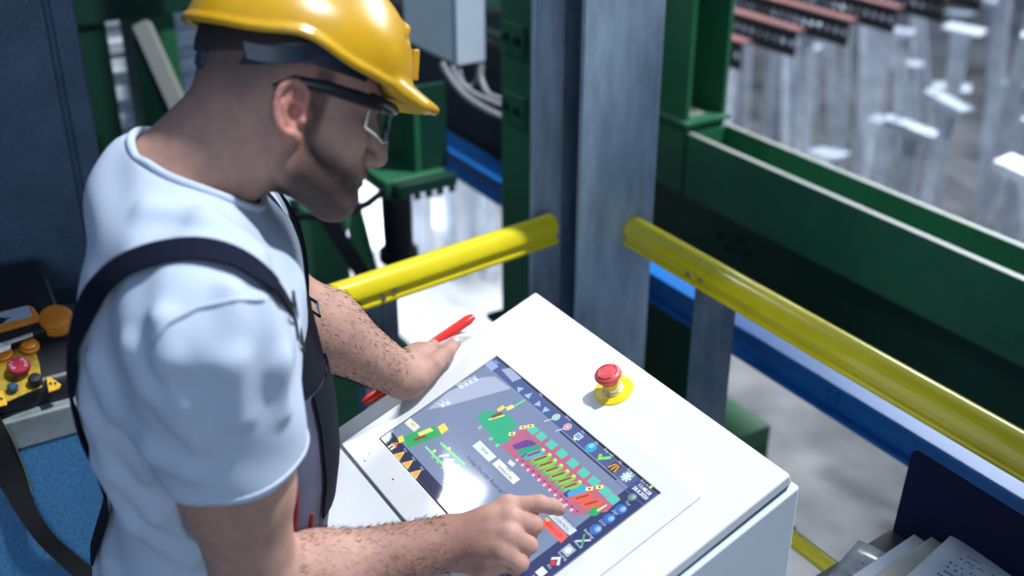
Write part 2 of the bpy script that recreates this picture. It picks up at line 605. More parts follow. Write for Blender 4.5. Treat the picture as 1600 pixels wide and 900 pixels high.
tc_ = thing('shade_cabinet', 'grey cabinet added out of the picture on the right to shade the papers', 'cabinet', (0.45, 0.7, FLOOR_Z))  # unseen cabinet added to block side light from the papers
MB().box((0.25, 0.42, 0.0), (0.65, 1.05, 1.75)).build('body', mat('grey_cabinet_paint', (0.18, 0.20, 0.23), rough=0.5), tc_, bevel=0.004)
for k in range(5):
    dw = MB().box((0.23, 0.44, 0.08+0.33*k), (0.25, 1.03, 0.38+0.33*k)).build('drawer', mat('grey_cabinet_paint', (0.18, 0.20, 0.23), rough=0.5), tc_, bevel=0.003)
    MB().tube([(0.215, 0.62, 0.33+0.33*k), (0.215, 0.85, 0.33+0.33*k)], 0.006, 8).build('handle', bolt_m, dw)

paper = mat('office_paper', (0.40, 0.44, 0.49), rough=0.8, var=0.08, vscale=12)
paper2 = mat('yellowed_paper', (0.36, 0.35, 0.30), rough=0.8, var=0.1, vscale=12)
sleeve_m = mat('scuffed_plastic_sleeve', (0.20, 0.22, 0.24), rough=0.3, var=0.5, vscale=22, dark=(0.07, 0.075, 0.085), coat=0.2)
ink = mat('black_print', (0.02, 0.022, 0.04), rough=0.7)
# ================================================================== signed-distance modelling for the figure
def rc(a, b, r1, r2=None):
    a, b = np.array(a, float), np.array(b, float)
    r2 = r1 if r2 is None else r2
    return ('P', 'rc', (a, b-a, float(r1), float(r2), float((b-a)@(b-a))+1e-12), (a+b)/2, np.linalg.norm(b-a)/2+max(r1, r2))


def sph(c, r):
    return rc(c, np.array(c, float)+1e-6, r)


def ell(c, R, rad):
    rad = np.array(rad, float)
    return ('P', 'el', (np.array(c, float), np.array(R, float), rad), np.array(c, float), rad.max())


def _bs(ch):
    c = np.mean([q[3] for q in ch], axis=0)
    return c, max(np.linalg.norm(q[3]-c)+q[4] for q in ch)


def U(k, *ch):
    return ('U', k, ch, *_bs(ch))


def SUB(k, a, b):
    return ('S', k, (a, b), a[3], a[4])


def OFF(d, a):
    return ('O', d, a, a[3], a[4]+max(d, 0))


def DISP(fn, a):
    return ('D', fn, a, a[3], a[4]+0.03)


def CUT(p, n, k, a):
    """keep the side n points away from"""
    return ('C', k, (a, np.array(p, float), np.array(n, float)/np.linalg.norm(n)), a[3], a[4])


def ev(nd, P, c, rad):
    t = nd[0]
    if np.linalg.norm(c-nd[3])-nd[4] > rad:
        return None
    if t == 'P':
        if nd[1] == 'rc':
            a, ba, r1, r2, q = nd[2]
            pa = P-a
            h = np.clip((pa@ba)/q, 0, 1)
            e = pa-h[:, None]*ba
            return np.sqrt(np.einsum('ij,ij->i', e, e))-(r1+(r2-r1)*h)
        cc, R, rd = nd[2]
        q = (P-cc)@R.T
        k0 = np.sqrt((((q/rd)**2).sum(1)))
        k1 = np.sqrt((((q/rd**2)**2).sum(1)))+1e-9
        return np.where(k0 < 1e-4, -rd.min(), k0*(k0-1)/k1)
    if t == 'U':
        k, d = nd[1], None
        for s in nd[2]:
            e = ev(s, P, c, rad)
            if e is None:
                continue
            if d is None:
                d = e
            else:
                h = np.clip(0.5+0.5*(e-d)/k, 0, 1)
                d = e+(d-e)*h-k*h*(1-h)
        return d
    if t == 'S':
        a, b = nd[2]
        d = ev(a, P, c, rad)
        if d is None:
            return None
        e = ev(b, P, c, rad)
        if e is None:
            return d
        k = nd[1]
        e = -e
        h = np.clip(0.5-0.5*(e-d)/k, 0, 1)
        return e+(d-e)*h+k*h*(1-h)
    if t == 'O':
        d = ev(nd[2], P, c, rad+abs(nd[1]))
        return None if d is None else d-nd[1]
    if t == 'D':
        d = ev(nd[2], P, c, rad+0.03)
        return None if d is None else d-nd[1](P)
    if t == 'C':
        a, p, n = nd[2]
        d = ev(a, P, c, rad)
        if d is None:
            return None
        e = (P-p)@n
        k = nd[1]
        h = np.clip(0.5-0.5*(e-d)/k, 0, 1)
        return e+(d-e)*h+k*h*(1-h)


def sdf(nd, P):
    P = np.atleast_2d(P)
    d = ev(nd, P, nd[3], 1e3)
    return d


def grad(nd, P, e=0.0015):
    P = np.atleast_2d(P)
    g = np.stack([sdf(nd, P+e*v)-sdf(nd, P-e*v) for v in np.eye(3)], 1)
    return g/(np.linalg.norm(g, axis=1, keepdims=True)+1e-12)


def project(nd, P, off=0.0, it=14):
    P = np.atleast_2d(np.array(P, float)).copy()
    for _ in range(it):
        P -= (sdf(nd, P)-off)[:, None]*grad(nd, P)
    return P


def hit_px(nd, x, y, off=0.0):
    """first point of the surface met by the sight line through a photo point"""
    d = ray(x, y)
    d = d/np.linalg.norm(d)
    t = 0.6
    for _ in range(160):
        s = float(sdf(nd, (EYE+d*t)[None])[0])-off
        t += s*0.8
        if abs(s) < 3e-4 or t > 3:
            break
    return EYE+d*t


def extract(nd, h, lo, hi, N=16):
    """naive surface nets on sparse blocks -> vertices, quads"""
    lo, hi = np.array(lo, float), np.array(hi, float)
    nb = np.ceil((hi-lo)/(h*N)).astype(int)
    off = np.stack(np.meshgrid(*[np.arange(N+1)]*3, indexing='ij'), -1).reshape(-1, 3)
    half = h*N*math.sqrt(3)/2
    BIG = 1 << 20
    keys, verts, quads = [], [], []
    # centres first
    cen = np.stack(np.meshgrid(*[np.arange(n) for n in nb], indexing='ij'), -1).reshape(-1, 3)
    CP = lo+(cen+0.5)*h*N
    cd = np.full(len(CP), 9.0)
    for s in range(0, len(CP), 4096):
        q = CP[s:s+4096]
        c0 = (q.min(0)+q.max(0))/2
        d = ev(nd, q, c0, np.linalg.norm(q.max(0)-c0)+half*1.6)
        if d is not None:
            cd[s:s+4096] = d
    todo = cen[np.abs(cd) < half*1.25]
    corner = np.array([[i, j, k] for i in (0, 1) for j in (0, 1) for k in (0, 1)])
    edges = [(a, b) for a in range(8) for b in range(a+1, 8) if np.abs(corner[a]-corner[b]).sum() == 1]
    for bc in todo:
        base = bc*N
        P = lo+(base+off)*h
        c0 = lo+(base+N/2)*h
        d = ev(nd, P, c0, half+0.09)
        if d is None:
            continue
        D = d.reshape(N+1, N+1, N+1)
        S = D < 0
        if S.all() or not S.any():
            continue
        cs = [S[i:N+i, j:N+j, k:N+k] for i, j, k in corner]
        tot = sum(q.astype(np.int8) for q in cs)
        act = np.argwhere((tot > 0) & (tot < 8))
        if len(act):
            cv = np.stack([D[act[:, 0]+i, act[:, 1]+j, act[:, 2]+k] for i, j, k in corner], 1)
            acc = np.zeros((len(act), 3))
            cnt = np.zeros(len(act))
            for a, b in edges:
                va, vb = cv[:, a], cv[:, b]
                m = (va < 0) != (vb < 0)
                t = np.where(m, va/np.where(m, va-vb, 1), 0)
                acc += m[:, None]*(corner[a]+t[:, None]*(corner[b]-corner[a]))
                cnt += m
            verts.append(lo+(base+act+acc/cnt[:, None])*h)
            g = act+base+1
            keys.append((g[:, 0]*BIG+g[:, 1])*BIG+g[:, 2])
        for ax in range(3):
            b, c = (ax+1) % 3, (ax+2) % 3
            sl0 = [slice(0, N)]*3
            sl1 = list(sl0)
            sl1[ax] = slice(1, N+1)
            m = S[tuple(sl0)] != S[tuple(sl1)]
            e = np.argwhere(m)
            if not len(e):
                continue
            ins = S[tuple(sl0)][m]
            g = e+base+1
            q = []
            for db, dc in ((-1, -1), (0, -1), (0, 0), (-1, 0)):
                gg = g.copy()
                gg[:, b] += db
                gg[:, c] += dc
                q.append((gg[:, 0]*BIG+gg[:, 1])*BIG+gg[:, 2])
            q = np.stack(q, 1)
            q[~ins] = q[~ins][:, ::-1]
            quads.append(q)
    K = np.concatenate(keys)
    V = np.concatenate(verts)
    Q = np.concatenate(quads)
    o = np.argsort(K)
    K, V = K[o], V[o]
    ix = np.searchsorted(K, Q)
    ix = np.clip(ix, 0, len(K)-1)
    ok = (K[ix] == Q).all(1)
    return V, ix[ok]


def grid_mesh(name, V, Q):
    me = bpy.data.meshes.new(name)
    me.vertices.add(len(V))
    me.vertices.foreach_set('co', V.astype(np.float32).ravel())
    me.loops.add(Q.size)
    me.loops.foreach_set('vertex_index', Q.astype(np.int32).ravel())
    me.polygons.add(len(Q))
    me.polygons.foreach_set('loop_start', np.arange(0, Q.size, 4, dtype=np.int32))
    me.polygons.foreach_set('use_smooth', np.ones(len(Q), bool))
    me.update(calc_edges=True)
    return me


def paint(me, rgb):
    a = me.attributes.new('tint', 'FLOAT_COLOR', 'POINT')
    c = np.ones((len(rgb), 4), np.float32)
    c[:, :3] = rgb
    a.data.foreach_set('color', c.ravel())


def sst(x, a, b):
    t = np.clip((x-a)/(b-a), 0, 1)
    return t*t*(3-2*t)


# ------------------------------------------------------------------ skeleton
FLOOR_Z = -0.05
S_R = at_d(322, 512, 1.16)
S_L = S_R+0.41*np.array([-0.94, 0.34, 0.0])-RT*0.012
MID = (S_R+S_L)/2
T_R = (S_R-S_L)/np.linalg.norm(S_R-S_L)
_f = np.array([-T_R[1], T_R[0], 0])
_f /= np.linalg.norm(_f)
lean = math.radians(9)
T_U = math.cos(lean)*np.array([0, 0, 1.0])+math.sin(lean)*_f
T_F = np.cross(T_U, T_R)
TB = np.stack([T_F, T_R, T_U])


def T(f, r, u):
    return MID+T_F*f+T_R*r+T_U*u


def tl(P):
    return (P-MID)@TB.T


yaw, pit, rol = math.radians(75), math.radians(22), math.radians(17)
HO = np.array([-1.195, 0.433, 1.563])
HS = 0.98
fh = np.array([math.cos(yaw), math.sin(yaw), 0])
r0 = np.array([math.sin(yaw), -math.cos(yaw), 0])
H_F = math.cos(pit)*fh-math.sin(pit)*np.array([0, 0, 1.0])
u0 = np.cross(r0, H_F)
H_R = math.cos(rol)*r0+math.sin(rol)*u0
H_U = np.cross(H_R, H_F)
HB = np.stack([H_F, H_R, H_U])


def H(x, y, z):
    return HO+HS*(H_F*x+H_R*y+H_U*z)


def hl(P):
    return (P-HO)@HB.T/HS


def hell(c, rad):
    return ell(H(*c), HB, np.array(rad)*HS)


def hrc(a, b, r1, r2=None):
    return rc(H(*a), H(*b), r1*HS, None if r2 is None else r2*HS)


# ------------------------------------------------------------------ head and torso
def both(fn):
    return [fn(1), fn(-1)]


skull = [hell((-0.012, 0, 0.052), (0.100, 0.077, 0.086)), hell((0.040, 0, 0.050), (0.058, 0.063, 0.055)),
         hell((0.040, 0, -0.015), (0.058, 0.057, 0.070)), hell((0.044, 0, -0.052), (0.048, 0.050, 0.040)),
         hell((0.070, 0, -0.040), (0.033, 0.038, 0.032)),
         hrc((0.080, 0, -0.083), (0.084, 0, -0.083), 0.0210),
         hrc((0.083, -0.034, 0.036), (0.083, 0.034, 0.036), 0.0145)]
skull += both(lambda s: hrc((0.000, s*0.057, -0.026), (0.012, s*0.055, -0.058), 0.020, 0.019))
skull += both(lambda s: hrc((0.012, s*0.054, -0.058), (0.076, s*0.014, -0.084), 0.019, 0.021))
skull += both(lambda s: hell((0.060, s*0.045, -0.006), (0.030, 0.022, 0.022)))
headm = U(0.020, *skull)
headm = SUB(0.014, headm, U(0.004, *both(lambda s: sph(H(0.104, s*0.034, 0.013), 0.015))))
nose = U(0.008, hrc((0.094, 0, 0.026), (0.115, 0, -0.012), 0.0085, 0.0105), sph(H(0.1195, 0, -0.021), 0.0115),
         *both(lambda s: sph(H(0.106, s*0.012, -0.026), 0.0085)), hrc((0.106, 0, -0.030), (0.100, 0, -0.040), 0.008))
lips = U(0.004, hell((0.100, 0, -0.0455), (0.011, 0.023, 0.0058)), hell((0.0975, 0, -0.0560), (0.011, 0.021, 0.0068)))
lids = U(0.004, *both(lambda s: sph(H(0.0790, s*0.033, 0.012), 0.0142)))
headm = U(0.008, headm, nose)
headm = U(0.005, headm, lips, lids)
headm = SUB(0.003, headm, hrc((0.111, -0.021, -0.0507), (0.111, 0.021, -0.0507), 0.0024))
headm = SUB(0.003, headm, U(0.002, *both(lambda s: sph(H(0.1125, s*0.0065, -0.0355), 0.0036))))


def ear(s):
    ca = np.array([-0.010, s*0.077, 0.004])
    out = np.array([0.12, s*0.99, 0.0])         # face of the shell looks sideways and forward
    out /= np.linalg.norm(out)
    upv = np.array([-0.20, s*0.08, 0.98])
    fwd = np.cross(upv, out)*(-s)
    fwd /= np.linalg.norm(fwd)
    if fwd[0] < 0:
        fwd = -fwd
    upv = np.cross(fwd, out)*s
    if upv[2] < 0:
        upv = -upv

    def E(a, b, c=0.0):
        return ca+fwd*a+upv*b+out*c
    Rw = np.stack([HB.T@fwd, HB.T@upv, HB.T@out])
    base = ell(H(*E(-0.003, -0.001, 0.002)), Rw, np.array([0.0175, 0.028, 0.0055])*HS)
    rim = []
    pts = []
    for i in range(11):
        t = math.radians(35+i*(235/10))
        pts.append(E(-0.002+0.0195*math.cos(t), 0.001+0.0290*math.sin(t), 0.009))
    pts = [E(0.012, -0.002, 0.004)]+[E(0.014, 0.012, 0.008)]+pts
    for p, q in zip(pts, pts[1:]):
        rim.append(hrc(p, q, 0.0042))
    anti = [hrc(E(-0.010, -0.014, 0.007), E(-0.011, 0.004, 0.008), 0.0036), hrc(E(-0.011, 0.004, 0.008), E(-0.003, 0.019, 0.007), 0.0034)]
    lobe = hell(tuple(E(0.000, -0.031, 0.004)), (0.0085, 0.006, 0.0085))
    trag = hrc(E(0.012, -0.008, 0.004), E(0.010, -0.013, 0.007), 0.0042)
    root = hrc(tuple(np.array([0.006, s*0.064, 0.004])), E(0.004, 0.0, -0.002), 0.013)
    sh = U(0.005, base, U(0.0006, *rim), U(0.001, *anti), lobe, root)
    sh = SUB(0.004, sh, ell(H(*E(0.001, -0.006, 0.010)), Rw, np.array([0.008, 0.0115, 0.010])*HS))
    return U(0.004, sh, trag)


neck = U(0.03, rc(H(-0.030, 0, -0.020), T(-0.042, 0, 0.045), 0.058, 0.066), rc(H(-0.045, 0, 0.01), T(-0.065, 0, 0.05), 0.045, 0.055))
torso_l = [ell(T(0.012, 0, -0.13), TB, (0.090, 0.170, 0.20)), ell(T(0.004, 0, -0.34), TB, (0.094, 0.142, 0.17)),
           ell(T(0.0, 0, -0.48), TB, (0.112, 0.158, 0.13))]
torso_l += both(lambda s: ell(T(0.060, s*0.07, -0.075), TB, (0.026, 0.080, 0.070)))
torso_l += both(lambda s: ell(T(-0.026, s*0.09, -0.15), TB, (0.082, 0.080, 0.16)))
torso_l += both(lambda s: ell(T(-0.064, s*0.075, -0.070), TB, (0.055, 0.085, 0.120)))
torso_l += both(lambda s: rc(T(-0.050, s*0.01, 0.056), T(-0.012, s*0.14, 0.018), 0.052, 0.050))
torso = U(0.04, *torso_l, sph(S_R, 0.062), sph(S_L, 0.062))

# ------------------------------------------------------------------ arms
W_R = con_px(697, 848, 0.055)
E_R = at_d(402, 922, 1.35)
W_L = con_px(624, 586, 0.046)
E_L = at_d(440, 474, 1.66)


def lerp(a, b, t):
    return a+(b-a)*t


arm_r = U(0.03, rc(S_R, lerp(S_R, E_R, 0.55), 0.064, 0.060), rc(lerp(S_R, E_R, 0.5), E_R, 0.060, 0.047),
          rc(E_R, lerp(E_R, W_R, 0.30), 0.046, 0.049), rc(lerp(E_R, W_R, 0.30), W_R, 0.049, 0.0335))
arm_l = U(0.03, rc(S_L, E_L, 0.060, 0.047), rc(E_L, lerp(E_L, W_L, 0.35), 0.050, 0.055), rc(lerp(E_L, W_L, 0.35), W_L, 0.055, 0.0345))


def finger(pts, rad):
    return U(0.004, *[rc(pts[i], pts[i+1], rad[i], rad[i+1]) for i in range(len(pts)-1)])


def cp(x, y, wv):
    return con_px(x, y, wv)


R_MCP = [cp(795, 791, 0.057), cp(802, 812, 0.062), cp(799, 838, 0.058), cp(789, 864, 0.049)]
R_F = [
    [R_MCP[0], cp(843, 787, 0.050), cp(862, 791, 0.029), cp(873, 796, 0.0105)],
    [R_MCP[1], cp(833, 820, 0.038), cp(826, 834, 0.016), cp(806, 832, 0.013)],
    [R_MCP[2], cp(825, 852, 0.034), cp(816, 863, 0.014), cp(796, 858, 0.012)],
    [R_MCP[3], cp(813, 880, 0.028), cp(806, 887, 0.012), cp(790, 882, 0.011)]]
R_RAD = [(0.0130, 0.0112, 0.0102, 0.0088), (0.0135, 0.0125, 0.0110, 0.0098), (0.0132, 0.0120, 0.0106, 0.0095), (0.0122, 0.0108, 0.0096, 0.0088)]
fing_r = U(0.0022, *[finger(p, r) for p, r in zip(R_F, R_RAD)])
R_TH = [cp(718, 868, 0.040), cp(755, 884, 0.030), cp(782, 880, 0.018), cp(803, 872, 0.012)]
thumb_r = finger(R_TH, (0.020, 0.0155, 0.0125, 0.010))
pd = [0.0155, 0.0165, 0.0160, 0.0145]
palm_r = U(0.016, *[rc(lerp(W_R, R_MCP[i], 0.12), lerp(W_R, R_MCP[i], 0.93), 0.024, pd[i]-0.001) for i in range(4)],
           rc(lerp(W_R, R_MCP[1], 0.5)-CN*0.012, lerp(W_R, R_MCP[2], 0.85)-CN*0.012, 0.018, 0.015))
kn_r = U(0.004, *[sph(R_MCP[i]+CN*0.0035, pd[i]-0.0035) for i in range(4)])
tend_r = U(0.002, *[rc(lerp(W_R, R_MCP[i], 0.45)+CN*0.0165, R_MCP[i]+CN*0.0105, 0.0035, 0.0045) for i in range(4)])
hand_r = U(0.006, U(0.010, palm_r, thumb_r, kn_r), fing_r)
hand_r = U(0.006, hand_r, tend_r)

L_MCP = [cp(668, 549, 0.030), cp(655, 549, 0.026), cp(643, 556, 0.018), cp(634, 566, 0.010)]


def lf(m, a, b, c):
    return [m, m-CU*a[0]+CV*a[1]+CN*a[2], m-CU*b[0]+CV*b[1]+CN*b[2], m-CU*c[0]+CV*c[1]+CN*c[2]]


L_F = [lf(L_MCP[0], (0.030, -0.022, -0.022), (0.026, -0.030, -0.046), (0.012, -0.030, -0.062)),
       lf(L_MCP[1], (0.026, -0.010, -0.034), (0.016, -0.014, -0.060), (0.004, -0.014, -0.078)),
       lf(L_MCP[2], (0.022, -0.006, -0.036), (0.012, -0.008, -0.060), (0.002, -0.008, -0.076)),
       lf(L_MCP[3], (0.016, -0.004, -0.032), (0.008, -0.004, -0.052), (0.0, -0.004, -0.066))]
fing_l = U(0.0022, *[finger(p, r) for p, r in zip(L_F, R_RAD)])
L_TH = [cp(652, 590, 0.034), cp(677, 569, 0.031), cp(699, 549, 0.026), cp(711, 536, 0.021)]
thumb_l = finger(L_TH, (0.0195, 0.0150, 0.0122, 0.0098))
palm_l = U(0.016, *[rc(lerp(W_L, L_MCP[i], 0.12), lerp(W_L, L_MCP[i], 0.93), 0.024, pd[i]) for i in range(4)],
           rc(cp(640, 602, 0.026), cp(668, 580, 0.024), 0.022, 0.016))
hand_l = U(0.007, U(0.010, palm_l, thumb_l), fing_l)

body = U(0.012, U(0.02, U(0.028, U(0.012, headm, ear(1), ear(-1)), neck), torso, arm_r, arm_l), hand_r, hand_l)

person = thing('person', 'man in a white T-shirt and dark bib overalls touching the console screen', 'person', (MID[0], MID[1]-0.1, FLOOR_Z))

lo = np.array([-1.75, 0.02, 0.70])
hi = np.array([-0.72, 0.86, 1.78])
V, Q = extract(body, 0.0022, lo, hi)
me = grid_mesh('body', V, Q)

# skin colouring: stubble, cropped hair, lips, ears, knuckles; right hand back also shaded
base = np.array([0.43, 0.245, 0.190])
rgb = np.tile(base, (len(V), 1))
h = hl(V)
x, y, z = h.T
ay = np.abs(y)
near_head = np.linalg.norm(h, axis=1) < 0.20


def blend(col, m):
    m = np.clip(m, 0, 1)[:, None]*near_head[:, None]
    rgb[:] = rgb*(1-m)+np.array(col)*m


jaw_line = -0.012-0.32*np.clip(x-0.03, 0, 1)
beard = sst(-(z-jaw_line), 0.0, 0.028)*sst(x, -0.016, 0.016)*sst(z, -0.135, -0.100)
beard *= 1-0.75*sst(x, 0.055, 0.075)*sst(z, -0.048, -0.026)*sst(ay, 0.018, 0.03)
goat = sst(x, 0.055, 0.08)*sst(-z, 0.060, 0.070)
must = sst(x, 0.085, 0.095)*sst(-z, 0.031, 0.036)*sst(z, -0.050, -0.044)*sst(-ay, -0.030, -0.022)
lipm = np.exp(-(((z+0.0505)/0.0085)**2+(y/0.022)**2))*sst(x, 0.090, 0.098)
side = sst(x, 0.004, 0.012)*sst(-x, -0.034, -0.024)*sst(ay, 0.052, 0.060)*sst(z, -0.040, -0.01)*sst(-z, -0.06, -0.045)
hair_low = -0.030+0.55*np.clip(x+0.06, 0, 1)+0.03
crop = sst(z-hair_low, -0.03, 0.045)*sst(-x, -0.045, -0.022)*(ay < 0.2)
crop *= 1-np.exp(-(((x+0.008)/0.026)**2+((z-0.004)/0.040)**2))*(ay > 0.06)
earm = (ay > 0.0745)*np.exp(-(((x+0.010)/0.028)**2+((z-0.004)/0.042)**2))
blend((0.048, 0.034, 0.031), beard*0.92)
blend((0.11, 0.07, 0.06), np.maximum(must, goat)*0.75)
blend((0.075, 0.055, 0.052), np.clip(crop*0.82+side*0.75, 0, 0.88))
blend((0.42, 0.17, 0.15), lipm*0.7)
blend((0.52, 0.19, 0.155), np.clip(earm, 0, 1)*0.8)
brow = sst(x, 0.07, 0.085)*np.exp(-((z-0.040-0.10*(ay-0.02))/0.005)**2)*sst(ay, 0.010, 0.018)*sst(-ay, -0.056, -0.045)
blend((0.05, 0.032, 0.026), brow*0.85)
lash = sst(x, 0.084, 0.089)*np.exp(-((z-0.0035)/0.0022)**2)*np.exp(-((ay-0.033)/0.013)**4)
blend((0.03, 0.02, 0.02), lash*0.9)
for pts, rads in list(zip(R_F, R_RAD))+[(R_TH, (0.02, .0155, .0125, .01)), (L_TH, (0.0195, .015, .0122, .0098))]+list(zip(L_F, R_RAD)):
    for k, wgt in ((1, 0.40), (2, 0.30), (3, 0.35)):
        dd = np.linalg.norm(V-pts[k], axis=1)
        m = np.exp(-(dd/0.013)**2)*wgt
        rgb[:] = rgb*(1-m[:, None])+np.array([0.56, 0.26, 0.21])*m[:, None]
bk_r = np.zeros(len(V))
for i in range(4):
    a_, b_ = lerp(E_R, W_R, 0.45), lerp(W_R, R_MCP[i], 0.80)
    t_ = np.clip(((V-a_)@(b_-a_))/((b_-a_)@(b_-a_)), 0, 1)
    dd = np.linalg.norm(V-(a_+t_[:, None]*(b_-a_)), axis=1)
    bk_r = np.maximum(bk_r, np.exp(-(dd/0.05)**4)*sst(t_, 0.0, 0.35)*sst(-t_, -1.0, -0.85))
rgb *= 1-bk_r[:, None]*np.array([0.34, 0.40, 0.40])  # dense hair tone plus painted shade on the right hand and forearm
for p in R_MCP:
    m = np.exp(-(np.linalg.norm(V-p, axis=1)/0.02)**2)*0.3
    rgb[:] = rgb*(1-m[:, None])+np.array([0.52, 0.26, 0.21])*m[:, None]
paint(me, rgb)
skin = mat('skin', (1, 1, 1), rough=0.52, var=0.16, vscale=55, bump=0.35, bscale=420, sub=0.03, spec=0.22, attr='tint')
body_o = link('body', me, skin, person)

# nails
def nail(tip, prev, outw, wd, ln, rad):
    nl = MB()
    ax = (tip-prev)/np.linalg.norm(tip-prev)
    ou = outw-ax*(outw@ax)
    ou /= np.linalg.norm(ou)
    sd = np.cross(ax, ou)
    g = np.zeros((5, 5, 3))
    for i, a in enumerate(np.linspace(-0.45, 0.55, 5)):
        for j, b in enumerate(np.linspace(-0.5, 0.5, 5)):
            p = tip+ax*(a*ln+0.001)+sd*b*wd
            p = project(body, p+ou*rad, 0.0002, 5)[0]
            g[i, j] = p
    nl.sheet(g, -0.0005)
    nl.build('fingernail', mat('nail', (0.62, 0.40, 0.34), rough=0.28), person, ang=180)


nail(R_F[0][3], R_F[0][2], CN*0.4-CV*0.4+CU*0.2, 0.012, 0.012, 0.009)
nail(L_TH[3], L_TH[2], (EYE-L_TH[3])/np.linalg.norm(EYE-L_TH[3])*0.8+CN*0.4, 0.0135, 0.014, 0.0098)

# dark fine hairs on both forearms
hb = MB()
rng = np.random.RandomState(3)
for E_, W_, n in ((E_R, W_R, 2200), (E_L, W_L, 2600)):
    ax = (W_-E_)/np.linalg.norm(W_-E_)
    s_, u_, _ = frame_from(ax)
    tt = rng.uniform(0.12, 0.97, n)
    an = rng.uniform(0, 2*PI, n)
    P0 = E_+ax*np.linalg.norm(W_-E_)*tt[:, None]+(s_*np.cos(an)[:, None]+u_*np.sin(an)[:, None])*0.045
    P0 = project(body, P0, 0.0, 6)
    Nn = grad(body, P0)
    for p, q in zip(P0, Nn):
        dirv = ax*rng.uniform(0.5, 1.1)+q*rng.uniform(0.05, 0.25)+rng.normal(0, 0.35, 3)
        dirv /= np.linalg.norm(dirv)
        sd = np.cross(dirv, q)
        sd /= np.linalg.norm(sd)+1e-9
        L_ = rng.uniform(0.006, 0.011)
        m_ = p+dirv*L_*0.5+q*0.0006
        hb.add([p-sd*0.00003, p+sd*0.00003, m_+sd*0.00003, p+dirv*L_, m_-sd*0.00003], [(0, 1, 2, 3, 4)])
props(hb.build('arm_hair', mat('arm_hair', (0.06, 0.042, 0.035), rough=1.0, spec=0.0), person, ang=180), kind='stuff')

# short dark hair showing at the back of the head under the hat
hairn = U(0.02, hell((-0.014, 0, 0.056), (0.104, 0.080, 0.087)), hell((0.035, 0, 0.055), (0.060, 0.066, 0.055)))
hairn = CUT(H(-0.05, 0, 0.058), HB.T@np.array([0.30, 0, -1.0]), 0.006, hairn)
hairn = CUT(H(0.06, 0, 0.0), HB.T@np.array([1.0, 0, -0.1]), 0.006, hairn)
Vh, Qh = extract(hairn, 0.003, H(0, 0, 0.05)-0.16, H(0, 0, 0.05)+0.16)
link('hair', grid_mesh('hair', Vh, Qh), mat('hair', (0.022, 0.017, 0.016), rough=0.7, bump=0.8, bscale=300), person)

# ------------------------------------------------------------------ T-shirt
HEM_R = lerp(S_R, E_R, 0.465)
HEM_L = lerp(S_L, E_L, 0.62)
ad_r = (E_R-S_R)/np.linalg.norm(E_R-S_R)
ad_l = (E_L-S_L)/np.linalg.norm(E_L-S_L)
sl_r = CUT(HEM_R, ad_r, 0.004, rc(S_R, lerp(S_R, E_R, 0.85), 0.084, 0.080))
sl_l = CUT(HEM_L, ad_l, 0.004, rc(S_L, lerp(S_L, E_L, 0.85), 0.070, 0.070))
sh_t = OFF(0.012, U(0.06, *torso_l))
sh_raw = U(0.045, sh_t, sl_r, sl_l)


def crease(a, b, r, up=0.0):
    return rc(a, b, r, r*0.6)


fold_pts = []


def px_fold(*pp):
    q = [hit_px(sh_raw, a, b, -0.0035) for a, b in pp]
    for a, b in zip(q, q[1:]):
        fold_pts.append(rc(a, b, 0.0075, 0.0075))


px_fold((150, 560), (185, 640), (245, 700), (300, 735))
px_fold((140, 640), (180, 730), (250, 800), (340, 850))
px_fold((160, 720), (215, 810), (300, 870))
px_fold((255, 500), (262, 560), (285, 630), (310, 690))
px_fold((210, 545), (235, 600), (280, 660))
px_fold((360, 455), (365, 560), (372, 650))
px_fold((410, 470), (430, 560), (440, 640))
px_fold((235, 330), (320, 350), (400, 400))
shirt_s = U(0.022, sh_raw, *fold_pts)


def wrinkle(P):
    q = P*np.array([1.0, 1.0, 1.0])
    a = np.sin(q@np.array([48.0, 22.0, 30.0])+2.0*np.sin(q@np.array([9.0, 14.0, 21.0])))
    b = np.sin(q@np.array([-20.0, 61.0, 44.0])+1.7*np.sin(q@np.array([17.0, -11.0, 15.0])))
    return 0.0016*a+0.0012*b


strap_surf = shirt_s
shirt_s = DISP(wrinkle, shirt_s)
nk_dir = H(-0.03, 0, -0.02)-T(-0.042, 0, 0.045)
nk_dir /= np.linalg.norm(nk_dir)
NK0 = T(-0.035, 0.0, 0.036)
NKA = nk_dir*0.75+T_F*-0.1+T_U*0.35
NKA /= np.linalg.norm(NKA)
hole = rc(NK0, NK0+NKA*0.25, 0.074, 0.10)
shirt = SUB(0.006, shirt_s, hole)
shirt = SUB(0.003, shirt, rc(HEM_R-ad_r*0.03, HEM_R+ad_r*0.1, 0.071, 0.071))
shirt = SUB(0.003, shirt, rc(HEM_L-ad_l*0.03, HEM_L+ad_l*0.1, 0.062, 0.062))
shirt = CUT(T(0, 0, -0.52), -T_U, 0.004, shirt)
Vs, Qs = extract(shirt, 0.0032, lo-0.05, hi+0.05)
cotton = mat('white_cotton', (0.45, 0.515, 0.63), rough=0.88, bump=0.12, bscale=700)
tee = link('t_shirt', grid_mesh('t_shirt', Vs, Qs), cotton, person)
props(tee, label='white cotton T-shirt')


def ring_tube(surf, cut, centre, axis, r0_, tube_r, name, n=64):
    s_, u_, a_ = frame_from(axis)
    P0 = np.array([centre+s_*math.cos(t)*r0_+u_*math.sin(t)*r0_ for t in np.linspace(0, 2*PI, n, endpoint=False)])
    for _ in range(12):
        P0 -= sdf(surf, P0)[:, None]*grad(surf, P0)*0.8
        P0 -= sdf(cut, P0)[:, None]*grad(cut, P0)*0.8
    P1 = list(P0)+[P0[0], P0[1]]
    m = MB().tube(P1, tube_r, 10, caps=False, flat=1.0)
    return m.build(name, cotton, tee, ang=180)


